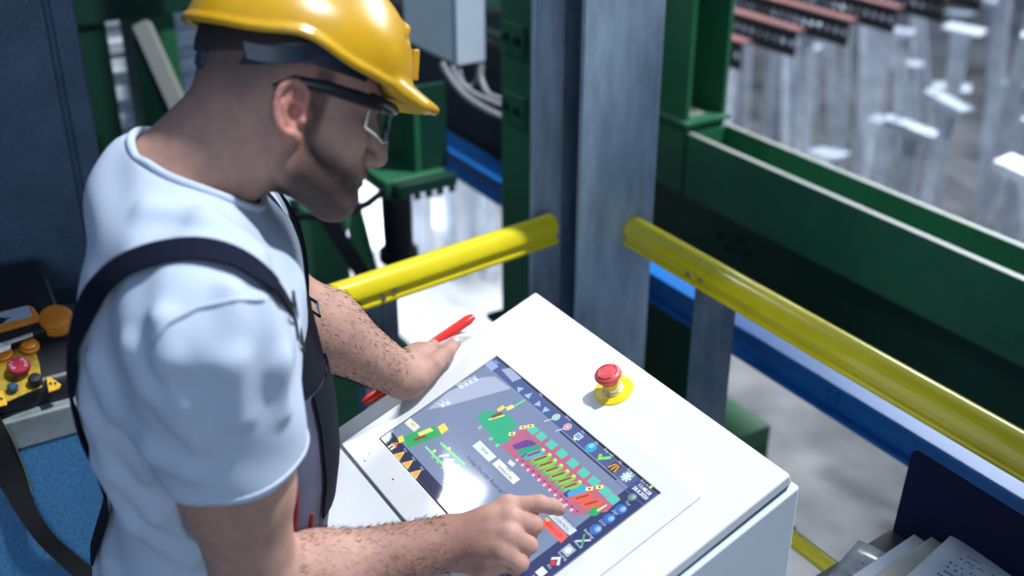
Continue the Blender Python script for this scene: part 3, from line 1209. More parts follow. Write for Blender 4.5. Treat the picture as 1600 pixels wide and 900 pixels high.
ring_tube(shirt_s, hole, NK0+NKA*0.02, NKA, 0.085, 0.0052, 'collar')
# stitched sleeve hems
for nm, hp, ad, rr in (('sleeve_hem', HEM_R, ad_r, 0.0795), ('sleeve_hem', HEM_L, ad_l, 0.070)):
    s_, u_, a_ = frame_from(ad)
    for back in (0.0,):
        P0 = np.array([hp-ad*0.010+s_*math.cos(t)*rr+u_*math.sin(t)*rr for t in np.linspace(0, 2*PI, 48, endpoint=False)])
        P0 = project(shirt_s, P0, -0.0015, 6)
        P1 = list(P0)+[P0[0], P0[1]]
        MB().tube(P1, 0.0032, 6, caps=False).build(nm, cotton, tee, ang=180)
# shoulder seam
seam = [hit_px(shirt_s, a, b, 0.0009) for a, b in ((238, 545), (262, 505), (310, 480), (365, 468), (410, 468), (440, 480))]
MB().tube(seam, 0.0019, 6).build('shoulder_seam', cotton, tee, ang=180)

# ------------------------------------------------------------------ bib overalls
dark_web = mat('navy_webbing', (0.006, 0.008, 0.020), rough=0.85, spec=0.12, bump=0.4, bscale=500)
twill = mat('grey_violet_twill', (0.085, 0.085, 0.135), rough=0.8, var=0.3, vscale=30, bump=0.4, bscale=600)
black_twill = mat('black_twill', (0.007, 0.008, 0.014), rough=0.85, spec=0.15, bump=0.3, bscale=500)
red_piping = mat('red_piping', (0.19, 0.010, 0.014), rough=0.6)
chrome = mat('bright_steel', (0.75, 0.77, 0.80), rough=0.18, metal=1.0)

# trousers of the overalls: hips and legs
HIP = [T(-0.01, s*0.095, -0.50) for s in (1, -1)]
KNEE = [np.array([p[0]*1.0, p[1]+0.03, 0.46]) for p in HIP]
ANK = [np.array([p[0], p[1]-0.01, FLOOR_Z+0.11]) for p in HIP]
legs = [rc(HIP[i], KNEE[i], 0.095, 0.072) for i in (0, 1)]+[rc(KNEE[i], ANK[i], 0.072, 0.062) for i in (0, 1)]
tr = U(0.03, OFF(0.018, U(0.05, ell(T(-0.01, 0, -0.48), TB, (0.122, 0.170, 0.13)), ell(T(0.01, 0, -0.40), TB, (0.116, 0.156, 0.12)))), *legs)
tr = CUT(T(0.0, 0, -0.46), T_U*1.0+T_F*-0.55, 0.006, tr)
Vt, Qt = extract(tr, 0.006, np.array([-1.6, -0.15, FLOOR_Z]), np.array([-0.75, 0.75, 1.3]))
ov = link('overalls', grid_mesh('overalls', Vt, Qt), twill, person)
props(ov, label='dark bib overalls with grey violet bib')
for i in (0, 1):
    a = ANK[i]
    ft = _f
    bt = U(0.03, rc(a+np.array([0, 0, -0.02]), a+np.array([0, 0, -0.075]), 0.052, 0.046), rc(a+np.array([0, 0, -0.07])+ft*-0.02, a+np.array([0, 0, -0.075])+ft*0.16, 0.042, 0.040))
    bt = CUT(np.array([0, 0, FLOOR_Z+0.001]), (0, 0, -1), 0.004, bt)
    Vb, Qb = extract(bt, 0.006, a-np.array([0.25, 0.25, 0.16]), a+np.array([0.25, 0.30, 0.10]))
    link('boot', grid_mesh('boot', Vb, Qb), black_twill, person)


def ribbon(path, width, thick, name, material, surf, off=0.003, parent=None, n=60):
    """flat band laid on a surface along a path of points"""
    pp = np.array(path, float)
    seg = np.r_[0, np.cumsum(np.linalg.norm(np.diff(pp, axis=0), axis=1))]
    ts = np.linspace(0, seg[-1], n)
    c = np.stack([np.interp(ts, seg, pp[:, k]) for k in range(3)], 1)
    for _ in range(6):
        c[1:-1] = 0.5*c[1:-1]+0.25*(c[:-2]+c[2:])
    c = project(surf, c, off, 12)
    nn = grad(surf, c)
    for _ in range(10):
        nn[1:-1] = 0.5*nn[1:-1]+0.25*(nn[:-2]+nn[2:])
    tg = np.gradient(c, axis=0)
    sd = np.cross(tg, nn)
    sd /= np.linalg.norm(sd, axis=1, keepdims=True)
    g = np.zeros((n, 7, 3))
    for j, b in enumerate(np.linspace(-0.5, 0.5, 7)):
        q = c+sd*b*width
        d = sdf(surf, q)
        q = q+nn*np.clip(off-d, -0.010, 0.012)[:, None]
        g[:, j] = q
    m = MB().sheet(g, thick)
    o = m.build(name, material, parent, ang=60)
    return o, c, nn, sd


sp = [hit_px(strap_surf, a, b) for a, b in ((122, 560), (126, 520), (144, 475), (185, 432), (250, 404), (320, 396), (380, 415), (425, 452))]
low = [project(strap_surf, T(-0.17, 0.035+0.012*k, -0.42+0.07*k))[0] for k in range(3)]
strap_r, cR, nR, sR = ribbon(low+sp, 0.037, -0.003, 'shoulder_strap', dark_web, strap_surf, 0.0075, ov, 80)
spl = [project(strap_surf, T(f, -r, u))[0] for f, r, u in ((-0.10, 0.16, -0.40), (-0.10, 0.16, -0.22), (-0.08, 0.155, -0.05), (-0.01, 0.115, 0.05), (0.05, 0.085, 0.02), (0.09, 0.07, -0.05), (0.11, 0.065, -0.11))]
strap_l, cL, nL, sL = ribbon(spl, 0.037, -0.003, 'shoulder_strap', dark_web, strap_surf, 0.009, ov, 80)
# ================================================================== hard hat, glasses
helm_y = mat('yellow_helmet_plastic', (0.56, 0.305, 0.008), rough=0.30, coat=0.1, var=0.22, vscale=14, rvar=0.08)
navy_plastic = mat('navy_plastic', (0.022, 0.032, 0.062), rough=0.42, var=0.3, vscale=40)

hat = thing('hard_hat', 'yellow plastic hard hat with peak, worn on the head of the man', 'hard hat', H(-0.005, 0, 0.09))


def hyp(f):
    return f


def hat_rim(P):
    """height of the rim in head coordinates: swept up over the ears"""
    q = hl(P)
    return 0.062+0.020*np.exp(-((q[:, 0]+0.025)/0.05)**2)+0.008*sst(-q[:, 0], 0.04, 0.11)-0.006*sst(q[:, 0], 0.05, 0.12)


dome = U(0.02, hell((0.000, 0, 0.070), (0.134, 0.108, 0.098)), hell((0.004, 0, 0.105), (0.110, 0.070, 0.076)))
ridge = U(0.004, *[hrc((-0.10, yy, 0.155), (0.112, yy*0.9, 0.135), 0.007) for yy in (0,)])
groove = U(0.002, *[hrc(tuple(a), tuple(b), 0.0035) for s in (1, -1) for a, b in
                    [((-0.115, s*0.034, 0.115), (-0.06, s*0.044, 0.168)), ((-0.06, s*0.044, 0.168), (0.03, s*0.046, 0.168)), ((0.03, s*0.046, 0.168), (0.105, s*0.036, 0.118))]])
hat_s = U(0.010, dome, ridge)
hat_s = SUB(0.004, hat_s, groove)
ph_edge = [(0.118, -0.070), (0.150, -0.045), (0.164, 0.0), (0.150, 0.045), (0.118, 0.070)]
brimlist = []
for s in np.linspace(-1, 1, 19):
    t = s*1.05
    a = (0.085*math.cos(t*0.9), 0.075*math.sin(t), 0.074)
    b = (0.100+0.068*math.cos(t), 0.088*math.sin(t), 0.052-0.004*abs(s))
    brimlist.append(hrc(a, b, 0.012, 0.0042))
peak = U(0.012, *brimlist)


def edge_p(a):
    xx, yy = 0.1335*math.cos(a), 0.1075*math.sin(a)
    zz = 0.064+0.020*math.exp(-((xx+0.025)/0.05)**2)+0.008*float(sst(np.array(-xx), 0.04, 0.11))-0.006*float(sst(np.array(xx), 0.05, 0.12))
    return (xx, yy, zz)


edge = [hrc(edge_p(2*PI*k/60), edge_p(2*PI*(k+1)/60), 0.0042) for k in range(60)]


def rim_cut(nd):
    return ('X', 0, nd, nd[3], nd[4])


_ev0 = ev


def ev(nd, P, c, rad):
    if nd[0] == 'X':
        d = _ev0(nd[2], P, c, rad)
        if d is None:
            return None
        return np.maximum(d, (hat_rim(P)-hl(P)[:, 2])*HS*0.9)
    return _ev0(nd, P, c, rad)


shell = SUB(0.002, rim_cut(hat_s), U(0.02, hell((0.000, 0, 0.066), (0.129, 0.103, 0.094)), hell((0.004, 0, 0.100), (0.104, 0.065, 0.076))))
shell = U(0.006, shell, SUB(0.003, peak, hell((0.000, 0, 0.060), (0.122, 0.098, 0.080))), U(0.0005, *edge))
Vq, Qq = extract(shell, 0.0024, H(0.01, 0, 0.1)-0.24, H(0.01, 0, 0.1)+0.24)
link('shell', grid_mesh('shell', Vq, Qq), helm_y, hat)
# small sticker lug at the front of the shell
lug = MB()
lug.obox(H(0.133, 0.0, 0.098), H_U*0.97-H_F*0.22, H_R, H_F*0.97+H_U*0.22, 0.018, 0.011, 0.004)
lug.build('front_lug', helm_y, hat, bevel=0.0015)
# suspension band and its rear knob
pts = [H(0.094*math.cos(a)-0.004, 0.084*math.sin(a), 0.072-0.030*max(0.0, -math.cos(a))-0.004) for a in np.linspace(-PI*0.98, PI*0.98, 49)]
g = np.array([[p+H_U*hh for hh in (-0.011, -0.004, 0.004, 0.011)] for p in pts])
MB().sheet(g, 0.0025).build('headband', navy_plastic, hat, ang=60)
kb = MB().lathe([(0.013, 0), (0.0145, 0.003), (0.0145, 0.011), (0.011, 0.015), (0.004, 0.016)], H(-0.098, 0.014, 0.036), -H_F, 20)
kb.build('adjusting_knob', navy_plastic, hat)
for s in (1, -1):
    g = []
    for t in np.linspace(0, 1, 12):
        p = H(-0.075+0.085*t, s*(0.086+0.006*math.sin(t*PI)), 0.050+0.030*t*t)
        g.append([p-H_U*0.008+H_F*0.004, p+H_U*0.008-H_F*0.004])
    MB().sheet(np.array(g), 0.003).build('nape_strap', navy_plastic, hat, ang=60)

# ---- safety glasses
gl = thing('safety_glasses', 'clear safety glasses with black temples, worn under the hard hat', 'glasses', H(0.09, 0, 0.02))
blk = mat('black_plastic', (0.010, 0.010, 0.012), rough=0.35)
clear = mat('clear_lens', (0.95, 0.97, 0.98), rough=0.02, trans=1.0, ior=1.25)
rimm = mat('clear_rim', (0.72, 0.74, 0.66), rough=0.12, trans=0.35)


def lens_p(a, zz):
    """wrapped eye shield: a = angle from straight ahead, zz height"""
    return H(0.040+0.082*math.cos(a), 0.080*math.sin(a), zz)


for s in (1, -1):
    tp = [H(-0.035, s*0.078, 0.020), H(-0.015, s*0.081, 0.034), H(0.02, s*0.083, 0.037), H(0.06, s*0.081, 0.036), H(0.088, s*0.074, 0.035)]
    MB().tube(tp, [0.004, 0.006, 0.0068, 0.0075, 0.0070], 10, flat=0.5, hint=tuple(H_R)).build('temple', blk, gl, ang=80)
    g = np.array([[lens_p(s*a, zz+0.004*a) for zz in np.linspace(0.036, -0.006+0.016*abs(a-0.6), 8)] for a in np.linspace(0.10, 1.12, 16)])
    ln = MB().sheet(g, 0.0018*s).build('lens', clear, gl, ang=60)
    lowp = [g[i, -1] for i in range(16)]
    MB().tube(lowp+[g[-1, k] for k in range(7, 2, -1)], 0.0016, 6).build('lens_rim', rimm, ln)
bp = [lens_p(a, 0.037+0.004*abs(a)) for a in np.linspace(-1.15, 1.15, 25)]
MB().tube(bp, 0.0048, 10, flat=1.0).build('brow_bar', blk, gl, ang=80)
MB().tube([lens_p(-0.12, 0.012), H(0.119, 0, 0.020), lens_p(0.12, 0.012)], 0.0028, 8).build('nose_bridge', blk, gl)
# ---- bib of the overalls: front sheet wrapping round to the sides, black bands, red piping, buckles
us = np.array([-0.06, -0.10, -0.14, -0.20, -0.27, -0.38, -0.46, -0.52])
fs_ = np.array([0.116, 0.131, 0.143, 0.160, 0.171, 0.170, 0.150, 0.128])
hw = np.array([0.090, 0.100, 0.110, 0.125, 0.140, 0.150, 0.160, 0.165])


def bib_p(phi, u, off=0.0):
    f0 = np.interp(u, us[::-1], fs_[::-1])
    w_ = np.interp(u, us[::-1], hw[::-1])
    c, s = math.cos(phi), math.sin(phi)
    p = T(f0-0.085*(1-c)+off*c, w_*s+off*s, u)
    q = p-CTL
    if q@CN < 0.006 and q@CV < 0.448-off:                # stays clear of the console edge it leans against
        p = p+CV*(0.448-off-q@CV)
    return p


def bib_sheet(p0, p1, u0, u1, name, material, parent, off=0.0, th=-0.003, n=18, m=20):
    g = np.array([[bib_p(a, b, off) for b in np.linspace(u0, u1, m)] for a in np.linspace(p0, p1, n)])
    return MB().sheet(g, th).build(name, material, parent, ang=70)


bib = bib_sheet(-1.75, 1.75, -0.06, -0.52, 'bib', twill, ov)
bib_sheet(-1.5, 1.5, -0.055, -0.155, 'bib_top_band', black_twill, bib, 0.002, n=14, m=6)
bib_sheet(1.45, 1.78, -0.06, -0.52, 'side_band', black_twill, bib, 0.002, n=6)
bib_sheet(-1.78, -1.45, -0.06, -0.52, 'side_band', black_twill, bib, 0.002, n=6)
bib_sheet(-0.2, 0.75, -0.155, -0.32, 'chest_pocket', black_twill, bib, 0.006, n=10, m=10)
for a_, u0_, u1_ in ((1.22, -0.24, -0.50), (0.95, -0.30, -0.50)):
    MB().tube([bib_p(a_, u_, 0.004) for u_ in np.linspace(u0_, u1_, 14)], 0.0028, 8).build('piping', red_piping, bib)
bib_sheet(1.00, 1.20, -0.40, -0.50, 'red_gusset', red_piping, bib, 0.002, n=6, m=10)
# strap ends and buckles
for s, lab in ((1, 0), (-1, 1)):
    a0 = cR[-1] if s == 1 else cL[-1]
    tip = bib_p(s*0.9, -0.10, 0.006)
    pts = [a0+(tip-a0)*t+T_F*0.012*math.sin(PI*t) for t in np.linspace(0, 1, 8)]
    w_ = 0.015
    sdv = T_R*0.8+T_U*0.0+np.cross((tip-a0)/np.linalg.norm(tip-a0), T_F)*0.2
    sdv /= np.linalg.norm(sdv)
    g = np.array([[p+T_R*q*w_ for q in (-1, -0.3, 0.3, 1)] for p in pts])
    MB().sheet(g, -0.003).build('strap_end', black_twill, ov, ang=60)
    for t in (0.25, 0.72):
        c_ = a0+(tip-a0)*t+T_F*(0.012*math.sin(PI*t)+0.004)
        dv = (tip-a0)/np.linalg.norm(tip-a0)
        corners = [c_+T_R*i*0.019+dv*j*0.014 for i, j in ((-1, -1), (1, -1), (1, 1), (-1, 1))]
        MB().tube(corners+[corners[0]], 0.0022, 6).build('buckle', chrome if t < 0.5 else blk, ov)
zc = hit_px(shirt_s, 474, 533, 0.0)
z0 = bib_p(0.0, -0.115, 0.006)
zd = EYE+ray(490, 527)*((z0-EYE)@FW)
za = EYE+ray(476, 531)*((z0-EYE)@FW)
dv = (zd-za)/np.linalg.norm(zd-za)
up_ = np.cross(dv, FW)
up_ /= np.linalg.norm(up_)
zp = MB().tube([za, za+dv*0.008], 0.0028, 8)
zp.build('zip_slider', chrome, ov)
ringp = [za+dv*(0.0125+0.0055*math.cos(t))+up_*0.0042*math.sin(t) for t in np.linspace(0, 2*PI, 17)]
MB().tube(ringp, 0.0015, 6, caps=False).build('zip_pull', blk, ov)
# ================================================================== operator console
white_paint = mat('white_powder_coat', (0.68, 0.70, 0.73), rough=0.38, var=0.05, vscale=5, bump=0.25, bscale=900)
side_paint = mat('pale_grey_powder_coat', (0.60, 0.66, 0.72), rough=0.42, var=0.06, vscale=4, bump=0.2, bscale=900)
bezel_m = mat('satin_front_plate', (0.72, 0.73, 0.75), rough=0.33, metal=0.15, var=0.06, vscale=6)
gasket_m = mat('black_gasket', (0.008, 0.010, 0.014), rough=0.5)
SW, SH = 0.4115, 0.2215
U0, U1, V0, V1 = -0.084, 0.513, -0.134, 0.440
LID_W = -0.005
console = thing('operator_console', 'white sloped operator console with a touchscreen and a red stop button', 'console', (con(0.21, 0.15)[0], con(0.21, 0.15)[1], FLOOR_Z))
lid = MB()
lid.obox(con((U0+U1)/2, (V0+V1)/2, LID_W-0.009), CU, CV, CN, (U1-U0)/2, (V1-V0)/2, 0.009)
lid.build('lid', white_paint, console, bevel=0.0035, seg=3)
# cabinet body with the sloped top, a touch wider than the lid
yb, zb = con(0, V0, LID_W-0.022)[1:]+np.array([0.006, 0.0])
yf, zf = con(0, V1, LID_W-0.022)[1:]-np.array([0.006, 0.0])
xa, xb = con(U0, 0)[0]-0.000, con(U1, 0)[0]+0.006
bm_ = MB()
bm_.prism([(yb, zb), (yf, zf), (yf, 0.05), (yb, 0.05)], (xa, 0, 0), (xb, 0, 0), (0, 1, 0), (0, 0, 1))
bm_.build('cabinet_body', side_paint, console, bevel=0.003)
MB().obox(con((U0+U1)/2, (V0+V1)/2, LID_W-0.0205), CU, CV, CN, (U1-U0)/2-0.004, (V1-V0)/2-0.004, 0.003).build('lid_gasket', gasket_m, console)
MB().box((xa+0.03, yf+0.03, FLOOR_Z), (xb-0.03, yb-0.03, 0.05)).build('plinth', mat('dark_plinth', (0.05, 0.055, 0.06), rough=0.6), console)
dr = MB()
dr.box((xa+0.03, yf-0.014, 0.12), (xb-0.03, yf, zf-0.06))
door_ = dr.build('cabinet_door', side_paint, console, bevel=0.003)
MB().lathe([(0.012, 0), (0.012, 0.006), (0.007, 0.008), (0.007, 0.012)], (xb-0.07, yf-0.014, 0.5), (0, -1, 0), 16).build('lock', mat('zinc', (0.55, 0.57, 0.6), rough=0.35, metal=1), door_)

# raised front plate round the screen
bu0, bu1, bv0, bv1 = -0.0406, SW+0.0446, -0.0337, SH+0.0504
bz = MB()
outer = [(bu0, bv0), (bu1, bv0), (bu1, bv1), (bu0, bv1)]
inner = [(-0.0016, -0.0016), (SW+0.0016, -0.0016), (SW+0.0016, SH+0.0016), (-0.0016, SH+0.0016)]
vs = [con(u, v, wv) for wv in (0.0, LID_W) for ring in (outer, inner) for u, v in ring]
fs = []
for k in range(4):
    n = (k+1) % 4
    fs += [(k, n, 4+n, 4+k), (8+n, 8+k, 12+k, 12+n), (k, 8+k, 8+n, n), (4+k, 4+n, 12+n, 12+k)]
bz.add(vs, fs)
bz.build('front_plate', bezel_m, console, bevel=0.0012)
# small marks on the plate
for (mx, my), r_, cm in (((577, 709), 0.0016, mat('green_led', (0.15, 0.5, 0.05), rough=0.3, emit=(0.3, 0.9, 0.1), estr=0.6)), ((570, 720), 0.0011, gasket_m), ((614, 749), 0.0013, gasket_m)):
    c_ = con_px(mx, my, 0.0)
    MB().lathe([(r_, -0.0005), (r_, 0.0006), (r_*0.6, 0.001)], c_, CN, 10).build('plate_mark', cm, console)
MB().obox(con(SW/2, SH/2, -0.0042), CU, CV, CN, SW/2+0.0016, SH/2+0.0016, 0.0006).build('screen_gasket', gasket_m, console)

# ---- the screen: emissive picture under glossy glass
SCW = -0.0020
scr_m = mat('screen_glass', (0.02, 0.025, 0.04), rough=0.07, emit=(0.235, 0.295, 0.455), estr=1.0)
ui_m = mat('screen_picture', (0.02, 0.02, 0.02), rough=0.07, emit=(1, 1, 1), estr=1.0, attr=None)
scrb = MB()
scrb.obox(con(SW/2, SH/2, SCW-0.0008), CU, CV, CN, SW/2-0.0012, SH/2-0.0012, 0.0008)
screen = scrb.build('screen', scr_m, console)


def srgb(r, g, b):
    f = lambda c: c/12.92 if c <= 0.04045 else ((c+0.055)/1.055)**2.4
    return np.array([f(r/255), f(g/255), f(b/255)])


class Ui:
    """flat coloured shapes of the screen picture, one mesh, colour per corner"""

    def __init__(self):
        self.v, self.f, self.c = [], [], []
        self.layer = 0

    def poly(self, uv, col, lay=None):
        wv = SCW+0.00006*(1+(self.layer if lay is None else lay))
        o = len(self.v)
        self.v += [con(u, v, wv) for u, v in uv]
        self.f.append(tuple(range(o, o+len(uv))))
        self.c += [col]*len(uv)

    def px(self, pts, col, lay=None):
        self.poly([uv_px(x, y, SCW) for x, y in pts], col, lay)

    def rect(self, u, v, w_, h_, col, lay=None, sk=0.0, a=0.0):
        c_, s_ = math.cos(a), math.sin(a)
        pts = []
        for i, j in ((-1, -1), (1, -1), (1, 1), (-1, 1)):
            x, y = i*w_/2+sk*j*h_/2, j*h_/2
            pts.append((u+x*c_-y*s_, v+x*s_+y*c_))
        self.poly(pts, col, lay)

    def disc(self, u, v, r, col, lay=None, n=16):
        self.poly([(u+r*math.cos(2*PI*k/n), v+r*math.sin(2*PI*k/n)) for k in range(n)], col, lay)

    def mesh_add(self, me, col):
        o = len(self.v)
        self.v += [np.array(q.co) for q in me.vertices]
        self.f += [tuple(i+o for i in p.vertices) for p in me.polygons]
        self.c += [col]*len(me.vertices)
        bpy.data.meshes.remove(me)

    def text(self, s, u, v, size, col, lay=6, align='CENTER', a=0.0, bold=0.0):
        wv = SCW+0.00006*(1+lay)
        ex = CU*math.cos(a)+CV*math.sin(a)
        ey = CU*math.sin(a)-CV*math.cos(a)
        self.mesh_add(text_mesh(s, size, con(u, v, wv), ex, ey, align, 'label', bold), col)

    def build(self, name, parent):
        me = bpy.data.meshes.new(name)
        me.from_pydata([tuple(q) for q in self.v], [], self.f)
        me.update()
        paint(me, np.array(self.c))
        return link(name, me, ui_m, parent)


# picture material reads its colour from the mesh
nt = ui_m.node_tree
at = nt.nodes.new('ShaderNodeAttribute')
at.attribute_name = 'tint'
nt.links.new(at.outputs['Color'], nt.nodes['Principled BSDF'].inputs['Emission Color'])
nt.nodes['Principled BSDF'].inputs['Emission Strength'].default_value = 1.25

ui = Ui()
DK, DK2 = srgb(38, 44, 82), srgb(52, 60, 100)
WHT, BLK = srgb(232, 240, 248), srgb(20, 26, 44)
GRN, YEL, BRN, PNK = srgb(40, 165, 95), srgb(240, 215, 90), srgb(135, 70, 72), srgb(178, 100, 132)
TEAL, LIM, CYN, ORG, PUR, BLU = srgb(85, 195, 180), srgb(120, 205, 75), srgb(70, 160, 205), srgb(240, 95, 60), srgb(105, 60, 150), srgb(35, 60, 165)
e = 0.0014
# bars along the edges
ui.poly([(e, e), (SW-e, e), (SW-e, 0.021), (e, 0.021)], srgb(78, 90, 145))
ui.poly([(e, SH-0.020), (SW-e, SH-0.020), (SW-e, SH-e), (e, SH-e)], DK)
ui.poly([(SW-0.040, 0.021), (SW-e, 0.021), (SW-e, SH-e), (SW-0.040, SH-e)], srgb(44, 56, 105))
ui.poly([(SW-0.040, e), (SW-e, e), (SW-e, 0.021), (SW-0.040, 0.021)], srgb(48, 62, 112))
ui.layer = 1
ui.px([(876, 673), (964, 749), (962, 751), (874, 675)], DK)
# pale polygon upper left and the small blocks
ui.px([(773, 588), (799, 607), (701, 634), (668, 640), (700, 612), (752, 590)], srgb(168, 178, 206))
for bx, by, n in ((742, 592, 4), (698, 628, 2)):
    u_, v_ = uv_px(bx, by, SCW)
    for k in range(n):
        ui.rect(u_-0.002*k, v_+0.008*k, 0.016, 0.0062, srgb(205, 216, 230), 2)
        ui.rect(u_-0.005-0.002*k, v_+0.008*k, 0.0065, 0.0020, srgb(110, 128, 160), 3)
# left unit (green with yellow boxes)
ui.px([(631, 681), (678, 665), (691, 680), (637, 701)], GRN, 2)
ui.px([(684, 667), (694, 661), (701, 671), (690, 679)], YEL, 3)
ui.px([(621, 684), (629, 680), (632, 689), (624, 693)], YEL, 3)
ui.px([(646, 686), (664, 679), (667, 683), (648, 690)], BRN, 4)
ui.px([(652, 677), (672, 668), (678, 673), (656, 682)], srgb(215, 225, 130), 3)
ui.px([(632, 661), (641, 653), (657, 667), (647, 675)], srgb(222, 222, 205), 3)
tu, tv = uv_px(645, 664, SCW)
ui.text('14°C', tu, tv, 0.0062, BLK, 5)
# pale green trolley tracks
ui.px([(687, 693), (690, 691), (728, 725), (725, 728)], srgb(120, 235, 140), 3)
ui.px([(664, 699), (666, 697), (702, 733), (699, 735)], srgb(150, 235, 165), 3)
for bx, by in ((694, 712), (702, 720), (710, 729)):
    u_, v_ = uv_px(bx, by, SCW)
    ui.rect(u_, v_, 0.017, 0.0042, srgb(200, 228, 205), 4, a=-0.9)
    ui.rect(u_-0.012, v_+0.012, 0.007, 0.006, srgb(120, 215, 140), 4)
for bx, by in ((702, 701), (679, 705)):
    u_, v_ = uv_px(bx, by, SCW)
    ui.rect(u_, v_, 0.005, 0.005, srgb(230, 235, 130), 5)
# large green unit
ui.px([(744, 650), (760, 641), (790, 646), (808, 661), (800, 674), (796, 690), (776, 694), (764, 676)], srgb(46, 170, 128), 2)
ui.px([(767, 650), (783, 643), (786, 647), (769, 655)], BRN, 4)
ui.px([(776, 640), (786, 633), (790, 637), (780, 644)], YEL, 4)
ui.px([(790, 637), (801, 632), (804, 637), (793, 642)], srgb(225, 230, 140), 4)
ui.px([(803, 634), (820, 624), (821, 626), (804, 636)], srgb(110, 220, 150), 4)
ui.px([(763, 655), (788, 648), (789, 650), (764, 657)], srgb(220, 230, 130), 4)
for bx, by in ((750, 668), (767, 686), (777, 696)):
    u_, v_ = uv_px(bx, by, SCW)
    ui.rect(u_, v_, 0.006, 0.006, srgb(120, 210, 140), 3)
# pink hall with the row of bath lids
ui.px([(783, 697), (826, 661), (969, 778), (948, 800), (897, 805)], PNK, 2)
for bx, by in ((833, 672), (846, 682), (862, 695), (878, 709), (895, 724), (912, 739), (928, 752), (946, 768), (958, 780)):
    u_, v_ = uv_px(bx, by, SCW)
    ui.rect(u_, v_, 0.0172, 0.0125, TEAL, 3)
ui.px([(800, 696), (822, 687), (832, 689), (840, 695), (806, 703)], PUR, 3)
ui.px([(806, 704), (840, 694), (846, 701), (813, 711)], srgb(40, 160, 120), 3)
ui.px([(815, 713), (822, 707), (848, 703), (852, 709), (824, 718)], CYN, 3)
ui.px([(815, 713), (823, 708), (824, 711), (819, 718)], BLU, 4)
bars = [(833.6, 709), (843.6, 716.6), (852.4, 725), (862, 733.4), (871.6, 742), (881.6, 750), (891, 759)]
for k, (bx, by) in enumerate(bars):
    col = srgb(125, 200, 80) if k else srgb(90, 170, 210)
    ui.px([(bx-17, by+6), (bx-9, by-1), (bx+13, by-7), (bx+19, by-3), (bx+10, by+4), (bx-12, by+10)], col, 4)
    ui.px([(bx-17, by+6), (bx-14, by+3), (bx-8, by+7), (bx-11, by+10)], srgb(60, 180, 110), 5)
    ui.px([(bx-10, by+2), (bx+10, by-5), (bx+11, by-2), (bx-9, by+5)], BRN, 6)
    ui.px([(bx+12, by-7), (bx+15, by-9), (bx+19, by-6), (bx+16, by-3)], srgb(215, 220, 120), 6)
ui.px([(880, 772), (890, 764), (914, 757), (921, 763), (913, 771), (890, 777)], CYN, 4)
ui.px([(880, 772), (889, 765), (891, 767), (886, 771), (888, 777), (884, 777)], BLU, 5)
for bx, by in ((909, 776.5), (923, 786)):
    ui.px([(bx-18, by+5), (bx-8, by-3), (bx+10, by-7), (bx+20, by-4), (bx+14, by+3), (bx-4, by+9)], ORG, 5)
    ui.px([(bx-10, by+1.5), (bx+11, by-4.5), (bx+12, by-1.5), (bx-9, by+4.5)], BRN, 6)
ui.px([(917, 802), (926, 792), (935, 793), (936, 804), (928, 807)], GRN, 4)
ui.px([(932, 797), (948, 788), (949, 790), (934, 800)], srgb(225, 225, 120), 5)
for bx, by in ((817, 668), (829, 666), (921, 764), (937, 761), (800, 678)):
    u_, v_ = uv_px(bx, by, SCW)
    ui.rect(u_, v_, 0.0105, 0.0065, srgb(238, 228, 150), 5, a=-0.85)
    ui.disc(u_, v_, 0.0017, BLK, 6, 8)
for k in range(11):
    t = k/10
    u_, v_ = uv_px(808+t*85, 719+t*78, SCW)
    ui.rect(u_, v_, 0.0045, 0.0045, srgb(215, 195, 215), 5)
    ui.rect(u_+0.008, v_-0.004, 0.0035, 0.0025, srgb(110, 60, 100), 5)
# caption buttons
ui.px([(738, 697), (750, 688), (776, 714), (764, 722)], srgb(214, 224, 232), 3)
ui.px([(769, 725), (780, 717), (813, 749), (802, 757)], srgb(222, 228, 222), 3)
ui.px([(793, 724), (797, 718), (806, 725), (801, 730)], srgb(214, 214, 226), 3)
tu, tv = uv_px(757, 705, SCW)
ui.text('DRYER', tu, tv, 0.0058, srgb(70, 84, 110))
tu, tv = uv_px(794.5, 733.5, SCW)
ui.text('TANK', tu, tv, 0.0055, srgb(60, 70, 96))
tu, tv = uv_px(788.5, 738.5, SCW)
ui.text('TEMPERATURE', tu, tv, 0.0055, srgb(60, 70, 96))
tu, tv = uv_px(729.5, 713.5, SCW)
ui.text('Trolley Encoder Read on Station', tu, tv, 0.0098, srgb(28, 36, 72), 6, 'LEFT')
ui.px([(857, 806), (873, 800), (902, 829), (890, 837)], srgb(202, 214, 226), 3)
tu, tv = uv_px(885, 813, SCW)
ui.text('DIMENSION', tu, tv, 0.0066, srgb(50, 60, 92))
tu, tv = uv_px(878, 819, SCW)
ui.text('CONTROL', tu, tv, 0.0066, srgb(50, 60, 92))
ui.px([(843, 817), (855, 808), (888, 838), (877, 849)], srgb(232, 96, 88), 3)
ui.px([(851, 811), (855, 808), (860, 813), (856, 816)], srgb(195, 190, 110), 4)
tu, tv = uv_px(865, 828, SCW)
ui.text('BLACK OUT', tu, tv, 0.0062, srgb(150, 40, 50))
